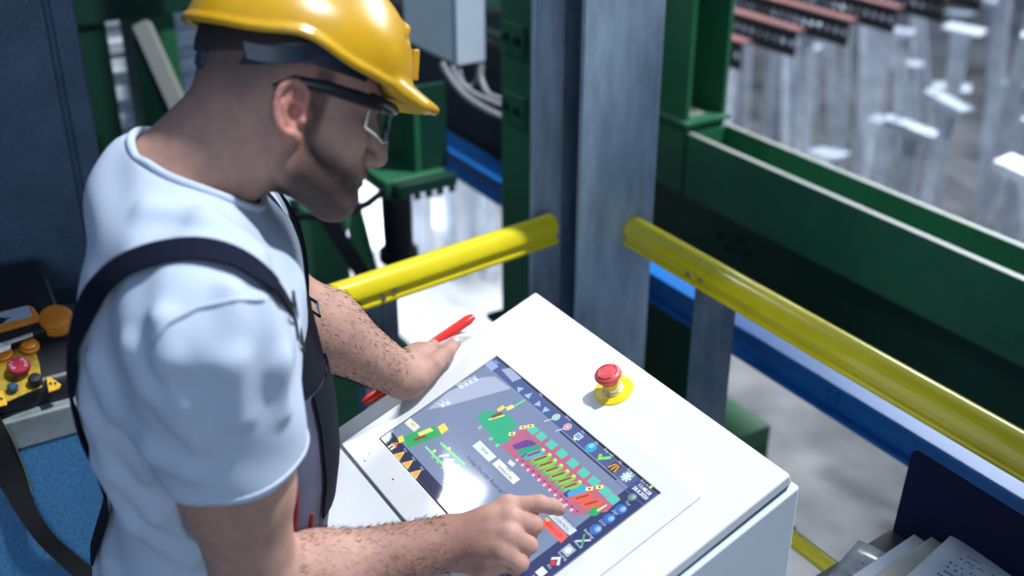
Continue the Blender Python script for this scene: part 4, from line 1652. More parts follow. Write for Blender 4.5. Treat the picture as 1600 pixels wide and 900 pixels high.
# top bar
for k, (bx, by) in enumerate(((812, 608), (826, 618), (841, 631.5), (852, 641))):
    u_, v_ = uv_px(bx, by, SCW)
    d = 0.0072
    tri = [[(-d, 0), (d*.6, -d*.8), (d*.6, d*.8)], [(0, -d), (d*.9, d*.6), (-d*.9, d*.6)], [(d, 0), (-d*.6, -d*.8), (-d*.6, d*.8)], [(0, d*.9), (d*.9, -d*.6), (-d*.9, -d*.6)]][k]
    ui.poly([(u_+a, v_+b) for a, b in tri], srgb(150, 190, 232), 4)
ui.px([(783, 577), (797, 575), (815, 591), (801, 597)], srgb(160, 172, 205), 3)
ui.px([(758, 570), (769, 563), (779, 573), (768, 580)], srgb(150, 172, 216), 3)
tu, tv = uv_px(776, 566, SCW)
ui.text('Start', tu, tv, 0.0052, srgb(205, 218, 240))
for (bx, by), c_ in (((869, 652), srgb(120, 200, 150)), ((886.7, 667), srgb(225, 110, 120))):
    u_, v_ = uv_px(bx, by, SCW)
    ui.disc(u_, v_, 0.0064, srgb(225, 235, 240), 4)
    ui.disc(u_, v_, 0.0052, c_, 5)
    ui.disc(u_, v_, 0.0030, srgb(190, 205, 230), 6, 10)
    ui.rect(u_-0.0045, v_+0.0115, 0.0016, 0.012, srgb(215, 225, 240), 4, a=0.5)
u_, v_ = uv_px(903, 682.7, SCW)
ui.rect(u_, v_-0.001, 0.013, 0.010, srgb(225, 232, 240), 4)
ui.rect(u_, v_-0.001, 0.0105, 0.0075, srgb(125, 165, 205), 5)
ui.rect(u_, v_+0.0055, 0.006, 0.003, srgb(225, 232, 240), 4)
u_, v_ = uv_px(923.5, 699.5, SCW)
ui.disc(u_, v_, 0.0088, srgb(60, 160, 205), 4, 20)
ui.disc(u_-0.002, v_-0.0025, 0.0046, srgb(120, 205, 230), 5, 16)
u_, v_ = uv_px(942, 714.7, SCW)
ui.poly([(u_-0.009, v_), (u_-0.0055, v_-0.0035), (u_-0.002, v_+0.001), (u_+0.0075, v_-0.009), (u_+0.011, v_-0.0055), (u_-0.002, v_+0.0085)], srgb(125, 220, 100), 4)
u_, v_ = uv_px(960, 730.7, SCW)
ui.rect(u_, v_, 0.0185, 0.0175, srgb(120, 112, 128), 4)
ui.rect(u_, v_, 0.0165, 0.0155, srgb(62, 56, 70), 5)
for k in range(3):
    ui.rect(u_-0.005+0.005*k, v_, 0.0022, 0.012, srgb(235, 170, 70), 6, a=0.35-0.3*k)
u_, v_ = uv_px(979.5, 745, SCW)
ui.rect(u_, v_, 0.0185, 0.0175, srgb(96, 112, 150), 4)
for k in range(4):
    ui.rect(u_, v_, 0.0036, 0.017, srgb(190, 225, 235), 5, a=k*PI/4)
ui.disc(u_, v_, 0.0048, srgb(205, 235, 240), 6)
for s_, bx, by, sz in (('Zoom', 888, 654, 0.0052), ('Out', 911, 675.5, 0.0050), ('Info', 932.5, 692.5, 0.0050), ('Stop wait', 951.5, 707.5, 0.0056), ('Set', 969.5, 722.7, 0.0052), ('Reset st', 987, 738, 0.0052), ('PLC_M', 1007, 755, 0.0050), ('Otac', 845, 617, 0.0048)):
    tu, tv = uv_px(bx, by, SCW)
    ui.text(s_, tu, tv, sz, srgb(205, 214, 238))
tu, tv = uv_px(1007, 765, SCW)
ui.text('11:48:28', tu, tv, 0.0076, WHT, bold=0.0002)
tu, tv = uv_px(1000.5, 770.5, SCW)
ui.text('28.8.2020', tu, tv, 0.0076, WHT, bold=0.0002)
u_, v_ = uv_px(1017, 761, SCW)
ui.rect(u_, v_, 0.004, 0.005, srgb(235, 220, 90), 4)
ui.px([(962, 751), (1008, 790), (1007, 791), (961, 752)], srgb(90, 106, 160), 3)
# right bar: status discs with their captions
for bx, by, r_, col, hi_, tx, ty, s_ in (
        (988, 777, .0062, srgb(110, 135, 140), srgb(170, 190, 185), 981, 787, 'Tier'), (970, 796, .0085, srgb(50, 105, 190), srgb(150, 195, 240), 961, 801, 'Dipt'),
        (951.5, 810.5, .0085, srgb(50, 105, 190), srgb(150, 195, 240), 942, 817.5, 'Dryer'), (931, 827, .0085, srgb(58, 112, 195), srgb(160, 200, 240), 920.5, 834.5, 'Readings')):
    u_, v_ = uv_px(bx, by, SCW)
    ui.disc(u_, v_, r_, col, 4, 20)
    ui.disc(u_+r_*.25, v_-r_*.25, r_*.55, hi_*0.6+col*0.4, 5, 14)
    ui.disc(u_+r_*.32, v_-r_*.35, r_*.26, hi_, 6, 10)
    tu, tv = uv_px(tx, ty, SCW)
    ui.text(s_, tu, tv, 0.0058, srgb(200, 212, 236))
u_, v_ = uv_px(911, 845, SCW)
ui.rect(u_, v_, 0.0032, 0.021, srgb(190, 205, 225), 4, a=0.75)
ui.rect(u_, v_, 0.0032, 0.021, srgb(70, 160, 105), 5, a=-0.75)
u_, v_ = uv_px(888, 860, SCW)
ui.rect(u_, v_, 0.016, 0.015, srgb(160, 176, 196), 4)
ui.disc(u_, v_, 0.005, srgb(225, 236, 240), 5)
u_, v_ = uv_px(868, 877, SCW)
ui.poly([(u_-0.009, v_), (u_, v_-0.009), (u_+0.009, v_), (u_+0.006, v_+0.003), (u_, v_-0.004), (u_-0.006, v_+0.003)], srgb(225, 230, 236), 4)
ui.poly([(u_-0.005, v_+0.004), (u_, v_-0.001), (u_+0.005, v_+0.004), (u_, v_+0.009)], srgb(215, 50, 70), 4)
u_, v_ = uv_px(846, 894, SCW)
ui.rect(u_, v_, 0.013, 0.012, srgb(220, 226, 232), 4)
for s_, tx, ty in (('Manual', 903, 851), ('Reading', 879, 869), ('Act', 858.5, 885.5), ('Info', 836, 902)):
    tu, tv = uv_px(tx, ty, SCW)
    ui.text(s_, tu, tv, 0.0058, srgb(200, 212, 236))
# bottom bar: lamp, home, three warning triangles, orange key
u_, v_ = uv_px(606, 686.5, SCW)
ui.disc(u_, v_, 0.0058, srgb(60, 190, 95), 4)
tu, tv = uv_px(611, 682, SCW)
ui.text('ON', tu, tv, 0.0045, srgb(210, 216, 236))
u_, v_ = uv_px(615, 696.5, SCW)
ui.poly([(u_-0.008, v_), (u_, v_-0.0085), (u_+0.008, v_), (u_+0.0055, v_+0.002), (u_, v_-0.004), (u_-0.0055, v_+0.002)], srgb(235, 130, 50), 5)
ui.rect(u_, v_+0.003, 0.0115, 0.009, srgb(232, 226, 215), 4)
ui.rect(u_, v_+0.004, 0.0035, 0.0065, srgb(70, 70, 100), 6)
for bx, by in ((626, 710.5), (639, 724), (652, 739)):
    u_, v_ = uv_px(bx, by, SCW)
    ui.poly([(u_, v_-0.0085), (u_+0.0095, v_+0.0075), (u_-0.0095, v_+0.0075)], srgb(245, 205, 140), 4)
    ui.poly([(u_, v_-0.0055), (u_+0.0068, v_+0.0058), (u_-0.0068, v_+0.0058)], srgb(225, 165, 60), 5)
    tu, tv = uv_px(bx+8, by-7, SCW)
    ui.text('Alarm', tu, tv, 0.0042, srgb(200, 210, 232))
u_, v_ = uv_px(696, 784, SCW)
ui.rect(u_, v_, 0.015, 0.014, srgb(240, 215, 190), 4)
ui.disc(u_, v_, 0.005, srgb(225, 140, 90), 5)
ui.build('screen_picture', screen)

# ---- emergency stop
red_pl = mat('red_button_plastic', (0.68, 0.085, 0.090), rough=0.38, var=0.12, vscale=60)
ring_y = mat('yellow_legend_ring', (0.80, 0.60, 0.010), rough=0.4)
ec = con(0.209, -0.078, LID_W)
em = MB().lathe([(0.0295, 0.0), (0.0295, 0.0016), (0.0285, 0.0022), (0.013, 0.0024)], ec, CN, 48)
estop = em.build('emergency_stop', ring_y, console, ang=50)
props(estop, label='red emergency stop mushroom on yellow ring')
MB().lathe([(0.0155, 0.002), (0.0155, 0.006), (0.0135, 0.0075), (0.0135, 0.0125), (0.0128, 0.013), (0.0128, 0.019)], ec, CN, 32).build('collar', mat('pale_steel_collar', (0.72, 0.70, 0.62), rough=0.28, metal=0.8), estop, ang=50)
MB().lathe([(0.0131, 0.0130), (0.0131, 0.0205)], ec, CN, 32).build('yellow_sleeve', mat('yellow_sleeve', (0.75, 0.50, 0.01), rough=0.35), estop)
MB().lathe([(0.0120, 0.019), (0.0135, 0.022), (0.0145, 0.027), (0.0190, 0.0295), (0.0200, 0.0320), (0.0198, 0.0345), (0.0180, 0.0370), (0.0125, 0.0390), (0.0118, 0.0384), (0.0110, 0.0388), (0.005, 0.0396), (0.0005, 0.0398)], ec, CN, 48).build('mushroom_head', red_pl, estop, ang=40)
am = MB()
for st in (0.3, 2.4, 4.5):
    arc = [ec+CN*0.0388+(CU*math.cos(t)+CV*math.sin(t))*0.0145 for t in np.linspace(st, st+1.3, 10)]
    am.tube(arc, 0.0005, 6)
    t = st+1.3
    tip = ec+CN*0.0386+(CU*math.cos(t+0.22)+CV*math.sin(t+0.22))*0.0145
    a1 = ec+CN*0.0390+(CU*math.cos(t)+CV*math.sin(t))*0.0128
    a2 = ec+CN*0.0386+(CU*math.cos(t)+CV*math.sin(t))*0.0160
    am.add([tip, a1, a2, ec+CN*0.037+(CU*math.cos(t+.08)+CV*math.sin(t+.08))*0.0145], [(0, 1, 2), (0, 3, 1), (1, 3, 2), (2, 3, 0)])
props(am.build('turn_arrows', mat('dark_red_print', (0.30, 0.02, 0.02), rough=0.5), estop), kind='stuff')

# ---- red lever over a white round cap on the console's far side
capm = mat('white_cap_plastic', (0.74, 0.74, 0.74), rough=0.4)
cu_ = U0-0.004
va, vb = uv_px(664, 549)[1], uv_px(722, 511)[1]
vc = (va+vb)/2
cc = con(cu_, vc+0.018, -0.060)
MB().lathe([(0.055, 0.0), (0.075, 0.002), (0.078, 0.010), (0.075, 0.020), (0.050, 0.024)], cc, -CU, 48).build('round_cap', capm, console)
p_hi, p_lo = uv_px(747, 506)[1], uv_px(572, 632)[1]
lv = MB()
pts, rr = [], []
for t in np.linspace(0, 1, 22):
    v_ = p_hi+(p_lo-p_hi)*t
    wv = 0.013-0.020*float(sst(np.array(t), 0.35, 0.75))
    pts.append(con(cu_-0.012, v_, wv))
    rr.append(0.0100*(0.6 if t in (0, 1) else 1.0))
lv.tube(pts, rr, 14, flat=0.75, hint=tuple(CN))
lv.build('red_lever', mat('red_lever_plastic', (0.62, 0.022, 0.015), rough=0.35), console, ang=70)
# ---- papers lying in the tray: each a sheet of its own


def sheet_on(name, label, corner, along, down, wd, ln, material, lift, curl=0.004):
    """a slightly curled sheet: corner = far left corner"""
    corner, along, down = map(np.array, (corner, along, down))
    along = along/np.linalg.norm(along)
    down = down-along*(down@along)
    down = down/np.linalg.norm(down)
    nrm = np.cross(down, along)
    if nrm[2] < 0:
        nrm = -nrm
    g = np.zeros((9, 9, 3))
    for i, a in enumerate(np.linspace(0, 1, 9)):
        for j, b in enumerate(np.linspace(0, 1, 9)):
            g[i, j] = corner+along*a*wd+down*b*ln+nrm*(lift+curl*(math.sin(3.1*a+1)*math.cos(2.3*b)+0.4*math.sin(7*a*b)))
    o = MB().sheet(g, 0.0008).build(name, material, origin=corner, ang=180)
    props(o, label, 'paper', 'papers in the document tray')
    return o, (lambda a, b, h=0.0009: corner+along*a*wd+down*b*ln+nrm*(lift+h+curl*(math.sin(3.1*a+1)*math.cos(2.3*b)+0.4*math.sin(7*a*b)))), along, -down


PB = np.array([0, 1.302, 0.712])


def tray_pt(x, y, lift=0.0):
    d = ray(x, y)
    p0 = bp0+dq*(lift*np.sign(dq[2]))
    return EYE+d*(((p0-EYE)@dq)/(d@dq))


c1, c2 = tray_pt(1485, 840, 0.058), tray_pt(1592, 897, 0.058)
pk = MB()
pk.obox(bp0+dn*0.19+np.array([0.10, 0, 0.029]), (1, 0, 0), dn, dq, 0.16, 0.14, 0.024)
props(pk.build('paper_stack', paper2, origin=bp0+dn*0.19), 'thick stack of paper under the printed form in the navy tray', 'paper', 'papers in the document tray')
sh1, at1, al1, up1 = sheet_on('paper_sheet', 'printed white form lying on top in the navy tray', c1, c2-c1, dn, 0.21, 0.297, paper, 0.0)


def strokes(fn, rows, parent, name='print', seed=1):
    r_ = random.Random(seed)
    b = MB()
    for a0, a1, bb_, hh, dens in rows:
        a = a0
        while a < a1:
            wdt = r_.uniform(0.006, 0.022)
            if r_.random() < dens:
                p, q = fn(a, bb_), fn(min(a+wdt, a1), bb_)
                s_, t_ = fn(min(a+wdt, a1), bb_+hh), fn(a, bb_+hh)
                b.add([p, q, s_, t_], [(0, 1, 2, 3)])
            a += wdt+r_.uniform(0.003, 0.008)
    return props(b.build(name, ink, parent), kind='stuff')


rows = [(0.42, 0.60, 0.100, 0.020, 1.0), (0.42, 0.60, 0.125, 0.006, 0.9), (0.66, 0.95, 0.110, 0.005, 0.7), (0.66, 0.92, 0.128, 0.004, 0.6)]
rows += [(0.20, 0.30, 0.075, 0.005, 1.0), (0.16, 0.36, 0.110, 0.007, 0.85), (0.22, 0.36, 0.130, 0.005, 0.5)]
for k in range(7):
    rows.append((0.14+0.01*(k % 3), 0.52-0.05*(k % 2), 0.165+0.036*k, 0.009, 0.75))
    rows.append((0.62, 0.90, 0.175+0.036*k, 0.005, 0.45))
strokes(at1, rows, sh1)
c1b = tray_pt(1428, 838, 0.030)
sh2, at2, al2, up2 = sheet_on('paper_sheet', 'bluish white sheet second from the left edge of the tray', c1b, tray_pt(1500, 886, 0.030)-c1b, dn-np.array([0.35, 0, 0]), 0.21, 0.297, paper, 0.0)
c1c = tray_pt(1455, 842, 0.042)
sh3, at3, al3, up3 = sheet_on('paper_sheet', 'yellowed slip poking out between the two white sheets', c1c, tray_pt(1500, 872, 0.042)-c1c, dn-np.array([0.12, 0, 0]), 0.05, 0.25, paper2, 0.0)
c1d = tray_pt(1341, 848, 0.026)
sh4, at4, al4, up4 = sheet_on('plastic_sleeve', 'scuffed grey plastic sleeve at the left end of the tray', c1d, tray_pt(1420, 884, 0.026)-c1d, dn-np.array([0.10, 0, 0]), 0.10, 0.24, sleeve_m, 0.0, 0.006)
strokes(at4, [(0.25, 0.9, 0.10+0.07*k, 0.012, 0.35) for k in range(7)], sh4, 'scribbles', 4)

# ================================================================== left: hammered blue cabinet, bench and crane remote
hammer = mat('blue_hammered_enamel', (0.060, 0.110, 0.180), rough=0.40, var=0.35, vscale=9, bump=1.0, bscale=170)
bench_m = mat('blue_speckled_enamel', (0.060, 0.200, 0.380), rough=0.5, var=0.45, vscale=150, dark=(0.03, 0.12, 0.26), bump=0.3, bscale=300)
cab = thing('blue_cabinet', 'tall blue hammered-enamel steel cabinet at the left edge', 'cabinet', (-2.35, -0.1, FLOOR_Z))
MB().box((-2.65, -0.75, FLOOR_Z), (-2.11, 0.395, 1.75)).build('carcass', hammer, cab, bevel=0.006)
MB().box((-2.11, -0.70, 0.985), (-2.100, 0.345, 1.74)).build('side_panel', hammer, cab, bevel=0.004)
MB().box((-2.11, 0.355, 0.965), (-2.098, 0.395, 1.75)).build('edge_strip', hammer, cab, bevel=0.004)
bench = thing('blue_bench', 'blue speckled steel bench with a grey edge under the remote control', 'bench', (-1.9, -0.2, FLOOR_Z))
MB().box((-2.099, -0.9, 0.900), (-1.725, 0.44, 0.957)).build('top', mat('grey_worn_edge', (0.20, 0.23, 0.245), rough=0.6, var=0.4, vscale=20), bench, bevel=0.004)
MB().box((-2.099, -0.9, FLOOR_Z), (-1.727, 0.43, 0.899)).build('front_panel', bench_m, bench)

rblk = mat('black_remote_shell', (0.012, 0.012, 0.016), rough=0.42)
ryel = mat('yellow_remote_face', (0.42, 0.28, 0.012), rough=0.5, var=0.5, vscale=50, dark=(0.16, 0.10, 0.01))
rorg = mat('orange_remote_button', (0.62, 0.20, 0.015), rough=0.4, var=0.25, vscale=40)
rred = mat('dark_red_knob', (0.28, 0.012, 0.035), rough=0.4)
rlab = mat('grey_blue_label', (0.26, 0.33, 0.42), rough=0.45)
rwhite = mat('dirty_white_label', (0.58, 0.58, 0.56), rough=0.7, var=0.25, vscale=60)
rem = thing('crane_remote', 'black and yellow crane remote control with a red push-pull knob, on the bench', 'remote control', (-1.9, 0.08, 0.957))
R0 = np.array([-1.752, 0.10, 1.000])
RUP = np.array([-0.26, 0, 0.105])
RUP /= np.linalg.norm(RUP)
RY = np.array([0, 1.0, 0])
RN = np.cross(RY, RUP)
if RN[2] < 0:
    RN = -RN


def rp(x, y, h=0.0):
    d = ray(x, y)
    p0 = R0+RN*h
    return EYE+d*(((p0-EYE)@RN)/(d@RN))


def ra(x, y, h=0.0):
    p = rp(x, y, h)-R0
    return float(p@RY), float(p@RUP)


def rpt(a, b, h=0.0):
    return R0+RY*a+RUP*b+RN*h


def slab(pts, h0, h1, name, material, parent, bevel=0.0015):
    b = MB()
    n = len(pts)
    vs = [rpt(*p, h0) for p in pts]+[rpt(*p, h1) for p in pts]
    fs = [tuple(range(n-1, -1, -1)), tuple(range(n, 2*n))]+[(i, (i+1) % n, n+(i+1) % n, n+i) for i in range(n)]
    return b.add(vs, fs).build(name, material, parent, bevel=bevel)


sh_ = MB().prism([(-2.045, 0.957), (-1.747, 0.957), (-1.745, 0.985), (-1.752, 1.000), (-1.955, 1.082), (-2.045, 1.085)], (0, -0.20, 0), (0, 0.245, 0), (1, 0, 0), (0, 0, 1))
shell_o = sh_.build('shell', rblk, rem, bevel=0.006, seg=3)
face = [ra(*p) for p in ((-60, 575), (0, 553), (52, 538), (62, 570), (66, 606), (44, 614), (0, 634), (-60, 650))]
slab(face, -0.001, 0.0025, 'control_face', ryel, rem)
for px_, r_, m_ in (((47, 545), 0.0125, rorg), ((5, 556), 0.0125, rorg)):
    a_, b_ = ra(*px_)
    MB().lathe([(r_*1.25, 0.0), (r_*1.25, 0.006), (r_, 0.008), (r_, 0.012), (r_*0.8, 0.0135)], rpt(a_, b_, 0.002), RN, 24).build('push_button', [m_], rem)
a_, b_ = ra(31, 582)
kn_o = MB().lathe([(0.012, 0), (0.014, 0.008), (0.018, 0.011), (0.018, 0.017), (0.0165, 0.019), (0.001, 0.020)], rpt(a_, b_, 0.002), RN, 28).build('stop_knob', rred, rem, ang=40)
kw = mat('faded_white_print', (0.60, 0.55, 0.58), rough=0.6)
for word, t0, dt in (('push', 0.75, -0.46), ('pull', 3.75, -0.42)):
    b = MB()
    for k, chh in enumerate(word):
        t = t0+dt*k
        c_ = rpt(a_+0.0118*math.cos(t), b_+0.0118*math.sin(t), 0.0225)
        tang = RY*math.sin(t)-RUP*math.cos(t)
        radial = RY*math.cos(t)+RUP*math.sin(t)
        me_ = text_mesh(chh, 0.0085, c_, tang, radial, 'CENTER')
        b.add([v.co for v in me_.vertices], [tuple(p.vertices) for p in me_.polygons])
    b.build('knob_lettering', kw, kn_o)
a_, b_ = ra(56, 600)
MB().lathe([(0.010, 0), (0.011, 0.012), (0.009, 0.016), (0.001, 0.017)], rpt(a_, b_, 0.002), RN, 20).build('toggle_cap', rblk, rem)
a_, b_ = ra(21, 611)
MB().lathe([(0.0075, 0), (0.0085, 0.010), (0.006, 0.013), (0.001, 0.0135)], rpt(a_, b_, 0.002), RN, 18).build('blue_knob', mat('dark_blue_knob', (0.02, 0.05, 0.10), rough=0.4), rem)
for pts in (((72, 592), (78, 590), (96, 602), (93, 609), (76, 615)), ((-10, 618), (4, 611), (12, 634), (-10, 640))):
    pl = slab([ra(*p) for p in pts], 0.0, 0.004, 'arrow_plate', mat('amber_plate', (0.62, 0.36, 0.012), rough=0.5, var=0.3, vscale=60), rem)
    mx, my = np.mean([p[0] for p in pts]), np.mean([p[1] for p in pts])
    b = MB()
    for sg in (-1, 1):
        a_, b_ = ra(mx+sg*3.0, my)
        b.add([rpt(a_+sg*0.004, b_, 0.0046), rpt(a_-sg*0.001, b_+0.004, 0.0046), rpt(a_-sg*0.001, b_-0.004, 0.0046)], [(0, 1, 2)])
    b.build('arrow_print', rblk, pl)
# display head behind the controls
dp = [ra(*p, 0.020) for p in ((-60, 533), (0, 518), (60, 500), (78, 516), (66, 520), (0, 541), (-60, 559))]
hd_o = slab([(a, b) for a, b in dp], 0.0, 0.024, 'display_hood', rblk, rem, 0.004)
fr_ = [ra(*p, 0.030) for p in ((-60, 498), (0, 485), (44, 475), (52, 478), (66, 498), (0, 517), (-60, 530))]
of_ = slab(fr_, 0.0, 0.029, 'display_frame', rorg, rem, 0.003)
lb = [ra(*p, 0.030) for p in ((-60, 503), (0, 489), (43, 477), (51, 494), (0, 507), (-60, 520))]
lo_ = slab(lb, 0.029, 0.0305, 'display_label', rlab, rem, 0.0005)
dgm = [[(-20, 503), (6, 496), (6, 500), (10, 499), (10, 502), (6, 503), (6, 506), (-20, 510)], [(6, 498.5), (16, 496), (16, 498), (6, 501)]]
b = MB()
for poly in dgm:
    b.add([rpt(*ra(*p, 0.030), 0.0312) for p in poly], [tuple(range(len(poly)))])
b.build('crane_pictogram', rblk, lo_)
wl_ = [ra(*p, 0.044) for p in ((-20, 530), (0, 524), (48, 508), (50, 512), (0, 529), (-20, 535))]
ws_ = slab(wl_, 0.0225, 0.0255, 'name_strip', rwhite, rem, 0.0003)
b = MB()
r_ = random.Random(5)
for k in range(16):
    p = (2+2.8*k, 525.5-0.95*k*1.0)
    q = [(p[0], p[1]+1.2), (p[0]+0.9, p[1]-r_.uniform(0.5, 2)), (p[0]+2.2, p[1]-0.6), (p[0]+1.5, p[1]+r_.uniform(0.5, 1.6))]
    b.add([rpt(*ra(*z_, 0.044), 0.0262) for z_ in q], [(0, 1, 2, 3)])
props(b.build('handwriting', ink, ws_), kind='stuff')
slab([ra(*p, 0.044) for p in ((-20, 534), (15, 526), (14, 533), (-20, 545))], 0.0225, 0.025, 'paper_chip', rwhite, rem, 0.0003)
kb_ = rpt(*ra(88, 500, 0.02), 0.022)
MB().lathe([(0.0285, -0.02), (0.0285, 0.000), (0.026, 0.008), (0.018, 0.012), (0.001, 0.0125)], kb_, RN, 28).build('corner_pod', rorg, rem)
MB().lathe([(0.0305, -0.03), (0.0305, -0.012)], kb_, RN, 28).build('pod_base', rblk, rem)
# carrying strap hanging over the bench front
stp = thing('carrying_strap', 'black woven carrying strap of the crane remote hanging down the bench', 'strap', (-1.72, 0.10, 0.95))
sp_px = [(-30, 652), (-8, 690), (18, 745), (42, 800), (75, 845), (112, 880), (150, 905)]
sp_w = [0.050, 0.050, 0.044, 0.030, 0.028, 0.030, 0.034]
ctr = [on_x(a, b, -1.7195) for a, b in sp_px]
ts = np.linspace(0, len(ctr)-1, 40)
C3 = np.stack([np.interp(ts, range(len(ctr)), [c[k] for c in ctr]) for k in range(3)], 1)
for _ in range(4):
    C3[1:-1] = 0.5*C3[1:-1]+0.25*(C3[:-2]+C3[2:])
wid = np.interp(ts, range(len(ctr)), sp_w)
tg = np.gradient(C3, axis=0)
sd = np.cross(tg, (1, 0, 0))
sd /= np.linalg.norm(sd, axis=1, keepdims=True)
g = np.array([[C3[i]+sd[i]*bq*wid[i]+np.array([0.002+0.004*math.sin(i*0.35), 0, 0]) for bq in (-0.5, -0.25, 0, 0.25, 0.5)] for i in range(40)])
MB().sheet(g, 0.003).build('webbing', mat('black_webbing', (0.006, 0.006, 0.008), rough=0.8), stp, ang=60)
ed = [g[i, 0]+np.array([0.003, 0, 0]) for i in range(3, 18)]
MB().tube(ed, 0.0012, 6).build('edge_stitch', mat('olive_stitch', (0.10, 0.12, 0.07), rough=0.7), stp)

# ================================================================== behind the man: machine frames, box, cables
def px_prism(pts, dist, depth, mb=None):
    """plate standing square to the hall axes: outline given on a vertical plane"""
    return None


box_g = mat('light_grey_enclosure', (0.60, 0.68, 0.76), rough=0.45, var=0.06, vscale=5)
eb = thing('electrical_box', 'light grey electrical enclosure above the cable bundle', 'box', (-2.80, 1.57, 1.1))
MB().box((-3.06, 1.505, 1.085), (-2.745, 1.600, 1.75)).build('enclosure', box_g, eb, bevel=0.004)
MB().box((-3.05, 1.497, 1.095), (-2.757, 1.505, 1.74)).build('door', box_g, eb, bevel=0.003)
black_m = mat('black_rubber', (0.010, 0.011, 0.013), rough=0.5)
conduit = mat('grey_conduit', (0.20, 0.20, 0.22), rough=0.5)
for k, pts in enumerate((
        [(690, 98, 3.12), (700, 118, 3.12), (725, 150, 3.10), (760, 172, 3.08), (800, 190, 3.06)],
        [(705, 104, 3.16), (716, 128, 3.16), (740, 148, 3.15), (770, 160, 3.12), (800, 172, 3.1)],
        [(752, 100, 3.18), (750, 122, 3.18), (762, 150, 3.16), (800, 160, 3.12)],
        [(718, 108, 3.2), (722, 128, 3.2), (732, 138, 3.2), (745, 128, 3.2), (748, 106, 3.2)])):
    P_ = [at_d(*p) for p in pts]
    t_ = np.linspace(0, len(P_)-1, 24)
    PP = np.stack([np.interp(t_, range(len(P_)), [q[c] for q in P_]) for c in range(3)], 1)
    for _ in range(6):
        PP[1:-1] = 0.5*PP[1:-1]+0.25*(PP[:-2]+PP[2:])
    o = MB().tube(list(PP), 0.0095 if k != 3 else 0.006, 10).build('cable', conduit, origin=PP[0])
    props(o, ('thick grey conduit sagging lowest below the enclosure', 'grey conduit second lowest below the enclosure', 'short grey conduit at the right corner of the enclosure', 'thin looped cable right under the enclosure')[k], 'cable', 'cables under the electrical box')
dm = thing('drive_motor', 'dark machine drive between the enclosure and the blue beam', 'motor', (-2.85, 1.80, 0.85))
MB().box((-3.6, 1.70, 0.72), (-2.45, 1.95, 1.10)).build('housing', black_m, dm, bevel=0.02, seg=3)
for k in range(5):
    MB().box((-2.72-0.06*k, 1.705, 0.84), (-2.70-0.06*k, 1.72, 1.06)).build('cooling_fin', black_m, dm)
MB().tube([(-3.5, 1.74, 1.10), (-2.6, 1.74, 1.10)], 0.022, 12).build('pipe', green_dk, dm)
fr = thing('rear_panel', 'green panel wall with an orange plate behind the enclosure', 'panel', (-3.2, 2.6, -2.0))
MB().box((-4.9, 2.50, 0.4), (-2.9, 2.56, 2.6)).build('green_sheet', green, fr)
MB().box((-3.25, 2.485, 1.27), (-3.05, 2.50, 1.75)).build('orange_plate', mat('orange_plate', (0.50, 0.085, 0.015), rough=0.5), fr)
MB().box((-3.25, 2.485, 1.215), (-3.05, 2.50, 1.27)).build('cream_strip', paper2, fr)
MB().box((-3.25, 2.485, 1.12), (-3.05, 2.50, 1.215)).build('light_green_strip', green_lt, fr)

bkt = thing('green_bracket', 'green machine bracket with a notched foot plate, beside the face', 'bracket', (-2.62, 1.28, 0.8))
MB().box((-2.84, 1.322, 0.835), (-2.655, 1.338, 1.075)).build('rib_plate', green, bkt)
MB().box((-2.671, 1.338, 0.835), (-2.655, 1.42, 1.075)).build('side_plate', green_dk, bkt)
MB().box((-2.86, 1.215, 0.795), (-2.63, 1.40, 0.835)).build('foot_plate', green, bkt, bevel=0.003)
MB().box((-2.64, 1.235, 0.797), (-2.60, 1.42, 0.829)).build('front_bar', green_dk, bkt, bevel=0.002)
for k in range(5):
    MB().box((-2.605, 1.25+0.036*k, 0.780), (-2.598, 1.268+0.036*k, 0.797)).build('tooth', green_dk, bkt)
MB().box((-2.93, 1.10, 0.842), (-2.80, 1.30, 1.12)).build('valve_body', black_m, bkt, bevel=0.01)
MB().tube([(-2.86, 1.16, 0.86), (-2.86, 1.16, 1.10)], 0.022, 14).build('white_hose', rwhite, bkt)
MB().tube([(-2.84, 1.21, 0.86), (-2.84, 1.21, 1.10)], 0.016, 14).build('blue_hose', blue, bkt)
MB().tube([(-2.63, 1.245, 0.605), (-2.63, 1.245, 0.795)], 0.042, 20).build('cylinder_tube', black_m, bkt)
MB().lathe([(0.055, 0), (0.055, 0.03)], (-2.63, 1.245, 0.60), (0, 0, 1), 20).build('cylinder_end', black_m, bkt)
hose = [at_d(*p) for p in ((452, 338, 2.95), (500, 338, 2.95), (545, 332, 2.95), (575, 318, 2.95), (600, 298, 2.98))]
props(MB().tube(hose, 0.010, 10).build('hose', black_m, origin=hose[0]), 'black hose crossing behind the chin of the man', 'hose')

leg_g = thing('green_machine_leg', 'green machine leg plate with a dark stay, below the chin', 'machine leg', (-2.65, 1.0, -2.0))
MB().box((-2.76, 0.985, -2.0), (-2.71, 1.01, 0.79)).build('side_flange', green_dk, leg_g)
MB().box((-2.71, 0.99, -2.0), (-2.63, 1.095, 0.79)).build('leg_plate', mat('mid_green_paint', (0.10, 0.33, 0.15), rough=0.45, var=0.2, vscale=5), leg_g)
st0, st1 = at_d(505, 330, 3.0), at_d(575, 440, 3.0)
MB().tube([st0, st1], 0.028, 4).build('stay', black_m, leg_g)
MB().tube([at_d(543, 300, 3.25), at_d(580, 440, 3.25)], 0.03, 4).build('light_stay', green_lt, leg_g)
MB().box((-3.05, 0.90, 0.50), (-2.45, 1.12, 0.54)).build('foot_bar', green_dk, leg_g)
low_g = thing('green_floor_frame', 'green steel frame low on the hall floor, below the left guard rail', 'frame', (-3.2, 1.3, -2.0))
